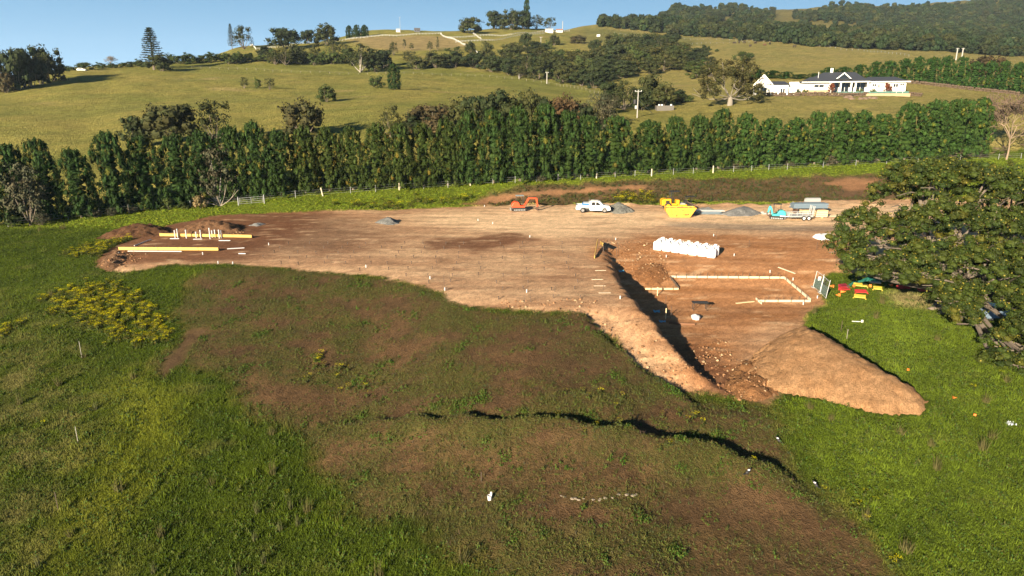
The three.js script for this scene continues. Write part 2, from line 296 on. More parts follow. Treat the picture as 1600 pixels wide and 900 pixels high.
const hillMat = new THREE.MeshPhysicalMaterial({ specularIntensity: 0.25, vertexColors: true, map: coarse[0], bumpMap: coarse[1], bumpScale: 0.5, roughness: 1, color: rgb(1.4, 1.4, 1.4) });
const earthMat = new THREE.MeshPhysicalMaterial({ specularIntensity: 0.25, vertexColors: true, map: grainMap, bumpMap: grainBump, bumpScale: 0.03, roughness: 1, color: rgb(1.4, 1.4, 1.4) });

{ // one sheet from below the drone to the farthest ridge, cut along the borders of what covers it
  const rows = [], cols = [];
  for (let D = 9; D < 2500; D *= D < 130 ? 1.0058 : D < 700 ? 1.011 : 1.022) rows.push(D);
  for (let a = -1.25; a <= 1.2501; a += Math.abs(a) < 0.86 ? 0.0046 : 0.03) cols.push(a);
  const nr = rows.length, nc = cols.length, pos = new Float32Array(nr * nc * 3), col = new Float32Array(nr * nc * 3), uv = new Float32Array(nr * nc * 2), kind = new Uint8Array(nr * nc);
  rows.forEach((D, j) => cols.forEach((a, i) => {
    const k = j * nc + i, x = a * D, g = ground(x, D);
    pos[3 * k] = x; pos[3 * k + 1] = height(x, D); pos[3 * k + 2] = -D;
    col[3 * k] = g.c[0]; col[3 * k + 1] = g.c[1]; col[3 * k + 2] = g.c[2];
    const s = D < 150 ? 9 : D < 700 ? 9 : 9; uv[2 * k] = x / s; uv[2 * k + 1] = D / s; kind[k] = g.kind;
  }));
  const sets = { 0: [], 1: [], 2: [], 3: [] };
  for (let j = 0; j < nr - 1; j++) for (let i = 0; i < nc - 1; i++) { const k = j * nc + i; sets[kind[k]].push(k, k + 1, k + nc + 1, k, k + nc + 1, k + nc); }
  const all = new THREE.BufferGeometry();
  all.setAttribute('position', new THREE.BufferAttribute(pos, 3)); all.setIndex([].concat(...Object.values(sets).map(s => s)));
  all.computeVertexNormals();
  const nor = all.attributes.normal.array;
  for (const [k, name] of [[0, 'grass_ground'], [1, 'bare_earth_ground'], [2, 'weedy_earth_ground'], [3, 'pasture_hills']]) {
    const used = new Map(), idx = sets[k].map(v => { if (!used.has(v)) used.set(v, used.size); return used.get(v); });
    const g = new THREE.BufferGeometry(), p = new Float32Array(used.size * 3), n = new Float32Array(used.size * 3), c = new Float32Array(used.size * 3), t = new Float32Array(used.size * 2);
    for (const [v, q] of used) { for (let e = 0; e < 3; e++) { p[3 * q + e] = pos[3 * v + e]; n[3 * q + e] = nor[3 * v + e]; c[3 * q + e] = col[3 * v + e]; } t[2 * q] = uv[2 * v]; t[2 * q + 1] = uv[2 * v + 1]; }
    g.setAttribute('position', new THREE.BufferAttribute(p, 3)); g.setAttribute('normal', new THREE.BufferAttribute(n, 3)); g.setAttribute('color', new THREE.BufferAttribute(c, 3)); g.setAttribute('uv', new THREE.BufferAttribute(t, 2)); g.setIndex(idx);
    tag(mesh(name, g, k === 1 ? earthMat : k === 3 ? hillMat : groundMat), null, null, null, 'structure').userData.label = { grass_ground: 'green grass slopes around the earthworks', bare_earth_ground: 'levelled bare orange earth of the building pad', weedy_earth_ground: 'brown earth bank with patchy green weeds', pasture_hills: 'olive pasture hills behind the conifer row' }[name];
  }
}
console.log('terrain done');

// ---------------------------------------------------------------- trees and shrubs
const leafMat = new THREE.MeshPhysicalMaterial({ specularIntensity: 0.25, vertexColors: true, roughness: 0.75, side: THREE.DoubleSide });
const leafTints = {};
const leafTint = (r, g, b) => { const k = [r, g, b].join(); return leafTints[k] || (leafTints[k] = new THREE.MeshPhysicalMaterial({ specularIntensity: 0.25, vertexColors: true, roughness: 0.75, side: THREE.DoubleSide, color: rgb(r, g, b) })); };
const barkMat = std(0.16, 0.13, 0.10, 0.95), paleBark = std(0.30, 0.27, 0.23, 0.9), greyBark = std(0.26, 0.23, 0.20, 0.95), deadWood = std(0.5, 0.46, 0.41, 0.9);

class Leaves {
  constructor(seed) { this.p = []; this.c = []; this.r = rng(seed); }
  dir() { const z = this.r() * 2 - 1, a = this.r() * 6.2832, s = Math.sqrt(1 - z * z); return V(s * Math.cos(a), z, s * Math.sin(a)); }
  tri(a, b, c, k) { this.p.push(a.x, a.y, a.z, b.x, b.y, b.z, c.x, c.y, c.z); for (let i = 0; i < 3; i++) this.c.push(k[0], k[1], k[2]); }
  leaf(at, normal, up, len, wid, k) { // kite-shaped leaf or spray lying across its normal, pointing along up
    const u = V().copy(up).addScaledVector(normal, -up.dot(normal)); if (u.lengthSq() < 1e-4) u.set(1, 0, 0); u.normalize();
    const s = V().crossVectors(normal, u).multiplyScalar(wid / 2), a = V().copy(at).addScaledVector(u, -len * 0.45), b = V().copy(at).addScaledVector(u, len * 0.55), m = V().copy(at).addScaledVector(normal, wid * 0.12);
    this.tri(a, V().copy(m).add(s), b, k); this.tri(a, b, V().copy(m).sub(s), k);
  }
  clump(c, rx, ry, n, len, wid, base, opt = {}) { // a tuft of leaves round a point, darker stuff inside is only what they shade
    const { spread = 0.7, lift = 0.3, vary = 0.25, core = true, hang = 0 } = opt, r = this.r;
    const kk = 1 + (r() - 0.5) * 2 * vary, bk = [base[0] * kk * (1 + (r() - 0.5) * vary), base[1] * kk, base[2] * kk];
    if (core) { // twiggy mass at the heart of the tuft
      const g = new THREE.IcosahedronGeometry(1, 0), q = g.attributes.position;
      for (let i = 0; i < q.count; i += 3) this.tri(...[0, 1, 2].map(e => V(c.x + q.getX(i + e) * rx * 0.66, c.y + q.getY(i + e) * ry * 0.66, c.z + q.getZ(i + e) * rx * 0.66)), bk);
    }
    for (let i = 0; i < n; i++) {
      const d = this.dir(); if (d.y < -0.35 && r() < 0.6) d.y *= -1;
      const f = 0.72 + 0.36 * r(), at = V(c.x + d.x * rx * f, c.y + d.y * ry * f, c.z + d.z * rx * f);
      const nn = V().copy(d).addScaledVector(this.dir(), spread).normalize(), up = V(d.x * 0.6, lift - hang, d.z * 0.6).addScaledVector(this.dir(), 0.6);
      const v = 1 + (r() - 0.5) * 0.7, s = 0.7 + 0.6 * r(); this.leaf(at, nn, up, len * s, wid * s, [bk[0] * v, bk[1] * v, bk[2] * v]);
    }
  }
  geo() { const g = new THREE.BufferGeometry(); g.setAttribute('position', new THREE.BufferAttribute(new Float32Array(this.p), 3)); g.setAttribute('color', new THREE.BufferAttribute(new Float32Array(this.c), 3)); g.computeVertexNormals(); return g; }
}
function limb(pts, r0, r1, seg = 6) { // bent tapered limb through points
  const out = []; const n = pts.length - 1;
  const P0 = new THREE.CatmullRomCurve3(pts), steps = n * 3, rings = [];
  for (let i = 0; i <= steps; i++) { const t = i / steps, c = P0.getPoint(t), d = P0.getTangent(t), s = V().crossVectors(d, Math.abs(d.y) > 0.9 ? V(1, 0, 0) : V(0, 1, 0)).normalize(), u = V().crossVectors(s, d), r = lerp(r0, r1, Math.pow(t, 0.8)); rings.push([...Array(seg)].map((_, k) => { const a = k / seg * 6.2832; return V().copy(c).addScaledVector(s, Math.cos(a) * r).addScaledVector(u, Math.sin(a) * r); })); }
  for (let i = 0; i < steps; i++) for (let k = 0; k < seg; k++) { const a = rings[i][k], b = rings[i][(k + 1) % seg], c = rings[i + 1][(k + 1) % seg], d = rings[i + 1][k]; for (const q of [a, b, c, a, c, d]) out.push(q.x, q.y, q.z); }
  const g = new THREE.BufferGeometry(); g.setAttribute('position', new THREE.BufferAttribute(new Float32Array(out), 3)); g.setAttribute('uv', new THREE.BufferAttribute(new Float32Array(out.length / 3 * 2), 2)); g.computeVertexNormals(); return g;
}
const greens = { cypress: [0.029, 0.052, 0.012], gold: [0.098, 0.093, 0.016], dark: [0.030, 0.040, 0.015], olive: [0.049, 0.054, 0.018], brown: [0.063, 0.050, 0.024], grey: [0.091, 0.085, 0.052], mid: [0.056, 0.073, 0.020] };

// cypress of the windbreak: 13 m, narrow, foliage to the ground, several leaders
function cypressProto(seed, wide = 1, tufts = 400, per = 22, size = 1) {
  const L = new Leaves(seed), r = L.r, H = 13, shape = t => 2.75 * wide * (t < 0.32 ? lerp(0.78, 1, Math.sin(t / 0.32 * 1.57)) : Math.pow(Math.max(0, 1 - ((t - 0.32) / 0.715) ** 2.6), 0.58));
  for (let i = 0; i < tufts; i++) {
    const t = Math.pow(r(), 0.95), a = r() * 6.2832, lump = 1 + 0.16 * Math.sin(a * 3 + seed) + 0.10 * Math.sin(a * 5 + t * 9), rad = shape(t) * lump * (0.74 + 0.26 * r());
    const gold = r() < 0.05, k = gold ? greens.gold : greens.cypress, s = lerp(0.8, 0.5, t) * (0.45 + 0.65 * r());
    L.clump(V(Math.cos(a) * rad, 0.35 + t * (H - 1.2), Math.sin(a) * rad), s * 0.7 * size, s * 1.2 * size, per, 0.36 * size, 0.125 * size, k, { lift: 1.1, spread: 0.6, vary: 0.3, core: r() < 0.5 });
  }
  for (let i = 0; i < 9; i++) { const a = r() * 6.28, q = r() * 1.9 * wide; L.clump(V(Math.cos(a) * q, H - 1.1 - q * 0.5 + r() * 0.7, Math.sin(a) * q), 0.34, 0.95, 18, 0.5, 0.2, greens.cypress, { lift: 1.4, spread: 0.5 }); }
  for (let i = 0; i < 12; i++) L.clump(V(0, 1 + i * 0.93, 0), shape(i / 12) * 0.72, 1.0, 0, 1, 1, greens.cypress, {});
  return { trunk: limb([V(0, -0.6, 0), V(0.05, 4, 0), V(0, 11.5, 0)], 0.28, 0.05), crown: L.geo(), H };
}
// rounded broadleaf: H high, crown of leafy tufts over a forked trunk
function roundProto(seed, { H = 8, W = 8, open = 0.25, n = 60, base = 'dark', per = 24, leaf = 0.5, bole = 0.04, flat = 0.95 }) {
  const L = new Leaves(seed), r = L.r, wood = [], cy = H * (bole + (1 - bole) * 0.5), ry = H * (1 - bole) * 0.5, rx = W / 2;
  const fork = V((r() - 0.5) * 0.4, H * bole * 0.9, (r() - 0.5) * 0.4);
  wood.push(limb([V(0, -0.5, 0), V(0.1 * r(), H * bole * 0.4, 0.1), fork], H * 0.038, H * 0.026));
  for (let i = 0; i < n; i++) {
    const d = L.dir(); const f = Math.pow(r(), 0.36) * 0.84, lump = 1 + 0.22 * n3(d.x * 1.6 + seed, d.y * 1.6, d.z * 1.6), s = (0.22 + 0.12 * r()) * (rx + ry) * 0.5 * (open > 0.5 ? 0.75 : 1);
    const sk = d.y < 0 ? Math.pow(Math.max(0.35, Math.sqrt(1 - d.y * d.y)), -0.75) : 1, c = V(d.x * rx * f * lump * sk, cy + d.y * ry * f * lump * (d.y > 0 ? 1 : flat), d.z * rx * f * lump * sk);
    L.clump(c, s, s * 0.8, per, leaf, leaf * 0.62, greens[base], { lift: 0.35, vary: 0.26, core: r() > open });
    if (i % 7 === 0) wood.push(limb([fork, V(lerp(fork.x, c.x, 0.5), lerp(fork.y, c.y, 0.4), lerp(fork.z, c.z, 0.5)), c], H * 0.018, H * 0.005, 5));
  }
  return { trunk: merge(wood), crown: L.geo(), H, W };
}
// araucaria: straight stem with tiers of level boughs
function tierProto(seed, dense = 1) {
  const L = new Leaves(seed), r = L.r, H = 22, wood = [limb([V(0, -0.5, 0), V(0, 10, 0), V(0, 21.8, 0)], 0.42, 0.06)];
  for (let t = 0.16; t < 0.99; t += lerp(0.062, 0.042, t)) {
    const R0 = 5.0 * Math.pow(1 - t, 0.72) + 0.25, nb = 6, a0 = r() * 6.28;
    for (let i = 0; i < nb; i++) {
      const a = a0 + i / nb * 6.2832 + r() * 0.3, q = R0 * (0.8 + 0.3 * r()), y = t * H;
      wood.push(rod(V(0, y, 0), V(Math.cos(a) * q, y + q * 0.12, Math.sin(a) * q), 0.09, 0.03, 4));
      for (let k = 0.3; k <= 1.01; k += 0.24 / dense) L.clump(V(Math.cos(a) * q * k, y + q * 0.12 * k + 0.1, Math.sin(a) * q * k), 0.55 * (0.6 + 0.5 * k), 0.3, 9, 0.75, 0.28, greens.dark, { lift: 0.2, core: false });
    }
  }
  return { trunk: merge(wood), crown: L.geo(), H, W: 10 };
}
// leafless tree: forking limbs and twigs
function bareProto(seed, { H = 9, W = 8, depth = 5, r0 = 0.3, droop = 0, rmin = 0.035 }) {
  const r = rng(seed), wood = [], twigs = [];
  (function grow(at, d, len, rad, lev) {
    const mid = V().copy(at).addScaledVector(d, len * 0.5).add(V((r() - 0.5) * len * 0.2, (r() - 0.5) * len * 0.15, (r() - 0.5) * len * 0.2)), end = V().copy(at).addScaledVector(d, len);
    (lev < 3 ? wood : twigs).push(limb([at, mid, end], Math.max(rad, rmin), Math.max(rad * 0.55, rmin * 0.8), lev < 2 ? 6 : 3));
    if (lev >= depth) return;
    const n = lev === 0 ? 6 : lev < 3 ? 4 : 3; for (let i = 0; i < n; i++) { const q = V((r() - 0.5) * 2, (r() - 0.35) * 1.3 - droop, (r() - 0.5) * 2).normalize(); grow(end, V().copy(d).multiplyScalar(0.75).addScaledVector(q, lev === 0 ? 1.1 : 0.85).normalize(), len * (0.62 + 0.2 * r()), rad * 0.55, lev + 1); }
  })(V(0, -0.3, 0), V(0, 1, 0), H * 0.28, r0, 0);
  const t = merge(wood), c = merge(twigs); return { trunk: t, crown: c, H, W };
}
const protos = {
  cypress: [1, 2, 3, 4, 5].map(s => cypressProto(s * 31, 0.9 + 0.05 * s)),
  farCypress: [1, 2, 3].map(s => cypressProto(s * 17, 1.05, 150, 14, 1.5)),
  round: [1, 2, 3, 4].map(s => roundProto(100 + s, { H: 8, W: 8.5, base: s % 2 ? 'dark' : 'olive' })),
  shrub: [1, 2, 3].map(s => roundProto(200 + s, { H: 4, W: 4.6, n: 34, per: 22, leaf: 0.32, bole: 0, base: 'mid' })),
  gum: [1, 2, 3].map(s => roundProto(300 + s, { H: 11, W: 10, n: 52, open: 0.75, bole: 0.10, base: 'olive', leaf: 0.5, flat: 0.85 })),
  brown: [1, 2].map(s => roundProto(400 + s, { H: 7, W: 10, n: 50, base: 'brown', bole: 0.02 })),
  grey: [1, 2].map(s => roundProto(450 + s, { H: 8, W: 7, n: 80, base: 'grey', bole: 0.03, open: 0.85, leaf: 0.34, per: 30 })),
  tier: [1, 2].map(s => tierProto(500 + s)),
  pencil: [1, 2].map(s => cypressProto(600 + s, 0.75, 170, 16, 1.4)),
  bare: [1, 2].map(s => bareProto(700 + s, {})),
};
for (const k of ['cypress', 'farCypress', 'pencil']) protos[k].forEach(p => { p.W = 6; });
// size of a proto's crown as built
for (const list of Object.values(protos)) for (const p of list) { p.crown.computeBoundingBox(); const b = p.crown.boundingBox; p.top = b.max.y; p.wide = (b.max.x - b.min.x + b.max.z - b.min.z) / 2; }
const turnRand = rng(77);
function plant(kind, i, at, high, wide, label, o = {}) { // a tree of the given height and width standing at a point
  const pr = protos[kind][i % protos[kind].length], t = thing(o.name || 'tree', label, o.category || 'tree', at, turnRand() * 6.28, o.group);
  const sy = high / pr.top, sx = wide / pr.wide; t.scale.set(sx, sy, sx);
  mesh('trunk', pr.trunk, o.bark || (kind === 'bare' ? greyBark : barkMat), t); mesh(kind === 'bare' ? 'twigs' : 'crown', pr.crown, kind === 'bare' ? (o.bark || greyBark) : o.tint || leafMat, t);
  return t;
}
// tree given by photograph numbers: column, row of its foot, row of its top, width in pixels
function treeAt(kind, i, px, foot, top, w, label, o) { const p = P(px, foot), s = scaleAt(p); p.y -= 0.1 + (p.z < -150 ? (kind === 'round' || kind === 'brown' || kind === 'shrub' ? 0.13 : kind === 'gum' ? 0.08 : 0) * (foot - top) / s : 0); return plant(kind, i, p, Math.max(0.6, (foot - top) / s * (p.z < -150 && /round|brown|shrub/.test(kind) ? 1.13 : 1)), w / s, label, o); }

// --- the windbreak of tall cypresses behind the pad
const hedgeTop = [[-60, 225], [0, 232], [45, 222], [80, 214], [125, 228], [175, 206], [235, 212], [290, 206], [345, 205], [400, 186], [445, 200], [485, 198], [520, 197], [560, 194], [600, 196], [650, 192], [690, 184], [735, 176], [790, 168], [830, 160], [872, 172], [910, 178], [958, 178], [1010, 190], [1055, 180], [1095, 176], [1130, 172], [1172, 178], [1215, 184], [1270, 176], [1332, 168], [1375, 182], [1412, 160], [1452, 155], [1495, 152], [1530, 156]];
{
  const ordinals = 'first second third fourth fifth sixth seventh eighth ninth tenth eleventh twelfth thirteenth fourteenth fifteenth sixteenth seventeenth eighteenth nineteenth twentieth'.split(' ');
  const xs = [-6, 32, 78, 128, 182, 232, 282, 325, 366, 404, 440, 478, 515, 552, 590, 626, 662, 700, 735, 772, 812, 850, 885, 918, 960, 1012, 1052, 1088, 1122, 1160, 1200, 1238, 1272, 1308, 1340, 1372, 1412, 1450, 1488, 1522];
  xs.forEach((x, i) => {
    const foot = pl(hedgeFoot, x) - 2, top = pl(hedgeTop, x) + (i * 37 % 7) - 3, p = P(x, foot), s = scaleAt(p), golden = x > 470 && x < 735;
    const tint = golden ? leafTint(1.2, 1.02, 0.9) : x > 1150 ? leafTint(1.05, 1.2, 1.05) : x < 330 ? leafTint(0.85, 0.95, 0.95) : leafTint(0.95, 1.0, 0.95);
    const from = i < 20 ? ordinals[i] + ' cypress from the left end' : ordinals[xs.length - 1 - i] + ' cypress from the right end';
    plant('cypress', i * 3 + (i >> 2), p, (foot - top) / s, (golden ? 53 : 51 + (i * 53 % 13)) / s * (x < 330 ? 1.18 : 1), (golden ? 'yellowish green ' : x < 330 ? 'dark green ' : x > 1150 ? 'bright green ' : 'deep green ') + from + ' of the windbreak row', { name: 'cypress_tree', group: 'cypresses of the windbreak behind the pad', tint });
  });
}
console.log('hedge done');

// --- trees and shrubs behind the windbreak and over the hills
const lTint = leafTint(0.72, 0.78, 0.8), oTint = leafTint(0.95, 0.9, 0.8), bTint = leafTint(0.85, 1.05, 0.9);
const rank = 'first second third fourth fifth sixth seventh eighth ninth tenth eleventh twelfth thirteenth fourteenth fifteenth sixteenth seventeenth eighteenth nineteenth twentieth twenty-first twenty-second twenty-third twenty-fourth twenty-fifth twenty-sixth'.split(' ');
const grove = (names, list) => list.forEach(([kind, i, px, foot, top, w, tint], n) => treeAt(kind, i, px, foot, top, w, list.length > 26 ? names.label : names.label + ', ' + rank[list.filter(q => q[2] < px).length] + ' from left', { name: names.name || 'tree', category: names.category || 'tree', group: names.group, tint }));
// just behind or in the windbreak
treeAt('round', 0, 216, 232, 180, 46, 'dark round tree rising above the left windbreak', { name: 'broadleaf_tree' });
treeAt('brown', 0, 270, 228, 161, 92, 'broad olive brown tree behind the left windbreak', { name: 'broadleaf_tree', tint: leafTint(0.7, 0.95, 0.75) });
treeAt('gum', 1, 338, 228, 156, 56, 'tall dark gum tree rising above the left windbreak', { name: 'gum_tree', tint: lTint });
treeAt('brown', 1, 474, 214, 152, 84, 'wide brownish round tree above the yellowish cypresses', { name: 'broadleaf_tree', tint: leafTint(0.75, 0.9, 0.75) });
treeAt('gum', 2, 612, 215, 158, 46, 'slender gum tree poking above the yellowish cypresses', { name: 'gum_tree' });
treeAt('brown', 0, 672, 212, 162, 84, 'low brown crown behind the yellowish cypresses', { name: 'broadleaf_tree', tint: leafTint(0.9, 0.9, 0.9) });
treeAt('round', 1, 728, 215, 150, 76, 'dark olive tree above the middle of the windbreak', { name: 'broadleaf_tree' });
treeAt('round', 2, 775, 212, 140, 78, 'dark green domed tree left of the tall middle cypresses', { name: 'broadleaf_tree' });
treeAt('round', 3, 818, 212, 138, 66, 'dark green domed tree behind the tallest middle cypresses', { name: 'broadleaf_tree' });
treeAt('brown', 1, 868, 208, 145, 86, 'wide reddish brown tree behind the middle cypresses', { name: 'broadleaf_tree', tint: leafTint(1.1, 0.9, 0.9) });
treeAt('grey', 0, 935, 205, 146, 60, 'greyish tree left of the transformer pole', { name: 'broadleaf_tree', tint: leafTint(0.7, 0.75, 0.7) });
grove({ label: 'dark domed tree filling in behind the middle cypresses', name: 'broadleaf_tree', group: 'dark trees behind the middle of the windbreak' }, [['round', 2, 648, 214, 176, 60, lTint], ['round', 1, 700, 214, 164, 66, lTint], ['round', 0, 750, 213, 150, 72, lTint], ['round', 3, 797, 212, 145, 72, lTint], ['round', 2, 842, 210, 148, 74, lTint], ['round', 0, 900, 208, 160, 62, lTint]]);
treeAt('grey', 0, 48, 352, 252, 70, 'grey green bush with many thin stems before the left cypresses', { name: 'grey_bush', category: 'bush', tint: leafTint(0.75, 0.8, 0.75) });
treeAt('grey', 1, 343, 318, 222, 62, 'half bare grey tree standing before the left windbreak', { name: 'grey_tree', tint: leafTint(0.7, 0.7, 0.65), bark: paleBark });
// fallen pale limbs beside it
{
  const p = P(345, 322), wood = []; const r = rng(9);
  for (const [x, y, z] of [[-3.6, 3.2, 0], [-2.6, 1.2, 0.6], [3.2, 2.6, 0.3], [-1.2, 3.6, -0.4], [1.4, 3.4, 0.2], [-3.8, 0.6, -0.4]]) wood.push(limb([V(0, 0, 0), V(x * 0.5, y * 0.35 + 0.1, z), V(x, y, z * 1.5)], 0.07, 0.02), limb([V(x * 0.6, y * 0.5, z), V(x * 0.8, y * 0.9 + 0.3, z + r() - 0.5)], 0.03, 0.012, 4));
  solo('fallen_branches', 'pale dead branches fallen beside the half bare tree', 'branches', merge(wood), std(0.3, 0.26, 0.21, 0.9), p);
  treeAt('brown', 0, 314, 327, 303, 22, 'dry tan bush under the half bare tree', { name: 'dry_bush', category: 'bush', tint: leafTint(3.0, 2.9, 2.9) });
}
grove({ label: 'low scrubby bush at the foot of the left windbreak', name: 'scrub_bush', category: 'bush', group: 'scrub along the left windbreak' }, [['grey', 0, 148, 340, 324, 24, lTint], ['grey', 1, 176, 337, 322, 20, lTint], ['grey', 0, 205, 333, 320, 22, lTint], ['shrub', 1, 262, 328, 308, 26], ['shrub', 2, 285, 326, 312, 22], ['grey', 1, 66, 352, 330, 30, lTint], ['shrub', 0, 20, 355, 335, 24, lTint]]);
grove({ label: 'brown dry bush at the foot of the right windbreak', name: 'scrub_bush', category: 'bush', group: 'dry bushes along the right windbreak' }, [['grey', 0, 1150, 264, 250, 26], ['grey', 1, 1292, 258, 240, 34], ['grey', 0, 1320, 256, 242, 24], ['grey', 1, 1360, 254, 242, 22], ['grey', 0, 1500, 248, 232, 40], ['grey', 1, 1530, 246, 234, 30], ['grey', 0, 1130, 266, 254, 16], ['grey', 1, 845, 284, 272, 18], ['grey', 0, 1235, 260, 250, 20]]);
// leafless tree at the right end of the windbreak
{
  const pr = bareProto(731, { H: 15, W: 14, depth: 5, r0: 0.2, rmin: 0.05 }), t = thing('leafless_tree', 'big leafless grey brown tree right of the windbreak', 'tree', P(1572, 250));
  pr.crown.computeBoundingBox(); const s = 14.5 / pr.crown.boundingBox.max.y; t.scale.setScalar(s);
  mesh('trunk', pr.trunk, std(0.26, 0.19, 0.13, 0.95), t); mesh('twigs', pr.crown, std(0.115, 0.078, 0.055, 0.95), t);
}
// left hilltop grove
grove({ label: 'dark tree of the grove on the left hilltop', group: 'grove at the left edge' }, [['gum', 0, 6, 142, 68, 36, lTint], ['round', 0, 30, 140, 76, 46], ['round', 2, 52, 136, 74, 42, lTint], ['round', 1, 78, 128, 70, 48, lTint], ['round', 3, 62, 132, 84, 40], ['brown', 0, 8, 145, 112, 34], ['gum', 2, 40, 137, 98, 34], ['round', 2, -14, 144, 80, 44]]);
grove({ label: 'low dark bush on the left skyline', name: 'skyline_bush', category: 'bush', group: 'bushes on the left skyline' }, [['shrub', 0, 106, 111, 101, 22, lTint], ['shrub', 1, 135, 109, 97, 34, lTint], ['shrub', 2, 158, 107, 97, 20, lTint], ['shrub', 0, 178, 106, 97, 24, lTint], ['shrub', 1, 200, 105, 96, 26, lTint], ['shrub', 2, 218, 104, 92, 22, lTint], ['shrub', 0, 268, 99, 82, 20, lTint], ['shrub', 2, 285, 95, 84, 30, lTint], ['shrub', 1, 303, 92, 82, 26, lTint]]);
treeAt('bare', 0, 173, 105, 87, 20, 'small leafless tree on the left skyline', { name: 'leafless_tree' });
treeAt('tier', 0, 241, 109, 46, 42, 'tall tiered pine on the left hilltop', { name: 'tiered_pine', tint: lTint });
treeAt('round', 3, 250, 111, 84, 46, 'dark spreading tree at the foot of the tall tiered pine', { name: 'broadleaf_tree', tint: lTint });
treeAt('tier', 1, 313, 86, 50, 20, 'single tiered pine left of the pine trio on the ridge', { name: 'tiered_pine', tint: lTint });
treeAt('tier', 0, 337, 80, 38, 13, 'slim tiered pine, left of the trio on the ridge', { name: 'tiered_pine', tint: lTint });
treeAt('tier', 1, 350, 79, 40, 14, 'slim tiered pine, middle of the trio on the ridge', { name: 'tiered_pine', tint: lTint });
treeAt('tier', 0, 363, 78, 39, 14, 'slim tiered pine, right of the trio on the ridge', { name: 'tiered_pine', tint: lTint });
treeAt('gum', 1, 381, 77, 38, 34, 'dark gum right of the three slim pines', { name: 'gum_tree', tint: lTint });
grove({ label: 'dark hedge shrub below the white ridge fence', name: 'hedge_shrub', category: 'shrub', group: 'shrub belt below the ridge fence' }, Array.from({ length: 26 }, (_, i) => ['shrub', i, 272 + i * 11.5 + (i * 37 % 9), 97 - (i > 14 ? 0 : 2) + (i * 29 % 6), 80 + (i * 53 % 8) - (i > 12 ? 4 : 0), 22 + (i * 17 % 10), i % 3 ? lTint : undefined]));
grove({ label: 'scrubby tree in the belt under the white ridge fence', group: 'tree belt below the ridge fence' }, [['gum', 0, 430, 101, 76, 34], ['gum', 1, 446, 102, 72, 28], ['round', 1, 466, 100, 70, 34, lTint], ['gum', 2, 492, 100, 66, 30], ['round', 2, 415, 90, 72, 30, lTint], ['gum', 0, 520, 88, 64, 26], ['gum', 2, 538, 86, 64, 26], ['round', 0, 600, 106, 78, 36, lTint], ['round', 3, 653, 108, 86, 34], ['gum', 1, 640, 100, 78, 24], ['round', 1, 682, 106, 80, 46, lTint], ['round', 2, 712, 105, 80, 44], ['round', 0, 740, 106, 82, 40, lTint], ['round', 3, 763, 100, 64, 26], ['shrub', 0, 700, 80, 74, 14], ['shrub', 1, 715, 79, 72, 12], ['gum', 1, 615, 86, 64, 16], ['gum', 0, 672, 80, 63, 12], ['gum', 2, 643, 78, 66, 9], ['gum', 1, 632, 76, 60, 7], ['gum', 2, 684, 80, 55, 6], ['round', 1, 735, 82, 64, 20, lTint]]);
treeAt('gum', 0, 563, 113, 66, 62, 'big gum with a pale forked trunk beside the paddock fence', { name: 'gum_tree', bark: paleBark, tint: lTint });
treeAt('round', 2, 588, 112, 78, 36, 'dark tree right behind the big pale trunked gum', { name: 'broadleaf_tree' });
treeAt('pencil', 0, 617, 140, 99, 25, 'conical dark tree standing alone in the upper paddock', { name: 'conical_tree', tint: lTint });
treeAt('shrub', 0, 590, 137, 115, 30, 'dark bush left of the lone conical tree', { name: 'paddock_bush', category: 'bush', tint: lTint });
treeAt('round', 1, 511, 159, 131, 33, 'round dark green tree alone in the paddock', { name: 'paddock_tree', tint: bTint });
treeAt('gum', 2, 382, 138, 118, 16, 'leaning young tree, leftmost of the paddock trio', { name: 'young_tree' });
treeAt('shrub', 2, 403, 138, 121, 12, 'small bush, middle of the paddock trio', { name: 'young_tree' });
treeAt('gum', 1, 422, 140, 120, 18, 'small tree, rightmost of the paddock trio', { name: 'young_tree' });
// skyline of the middle ridge
treeAt('round', 0, 446, 76, 44, 50, 'broad dark tree on the ridge behind the white fence', { name: 'ridge_tree', tint: lTint });
treeAt('round', 1, 510, 70, 36, 40, 'dark ridge tree left of the clipped ridge clump', { name: 'ridge_tree', tint: lTint });
treeAt('round', 0, 482, 68, 47, 26, 'small gum between two dark ridge trees', { name: 'ridge_tree', tint: lTint });
grove({ label: 'dense dark conifer in the clump on the ridge', name: 'ridge_conifer', group: 'conifer clump on the ridge' }, [['pencil', 0, 546, 60, 40, 14, lTint], ['pencil', 1, 558, 59, 39, 15, lTint], ['pencil', 0, 570, 58, 39, 15, lTint]]);
treeAt('round', 2, 685, 46, 15, 42, 'domed dark fig alone on the ridge top', { name: 'ridge_fig', tint: lTint });
treeAt('round', 3, 733, 52, 26, 42, 'low domed fig right of the lone ridge fig', { name: 'ridge_fig', tint: lTint });
grove({ label: 'dark tree of the homestead grove on the ridge top', group: 'homestead grove' }, [['round', 0, 774, 46, 18, 34, lTint], ['round', 1, 798, 46, 14, 36, lTint], ['round', 2, 818, 46, 18, 34, lTint], ['gum', 0, 838, 46, 22, 28, lTint], ['gum', 1, 858, 47, 26, 24, lTint], ['gum', 2, 876, 46, 34, 22, lTint], ['shrub', 1, 915, 38, 30, 16, lTint], ['shrub', 2, 888, 40, 31, 12, lTint]]);
treeAt('tier', 0, 762, 42, 6, 12, 'thin tiered pine, left of those in the homestead grove', { name: 'tiered_pine', tint: lTint });
treeAt('tier', 1, 780, 40, 5, 11, 'thin tiered pine, second of those in the homestead grove', { name: 'tiered_pine', tint: lTint });
treeAt('tier', 1, 802, 42, 1, 12, 'thin tiered pine, third of those in the homestead grove', { name: 'tiered_pine', tint: lTint });
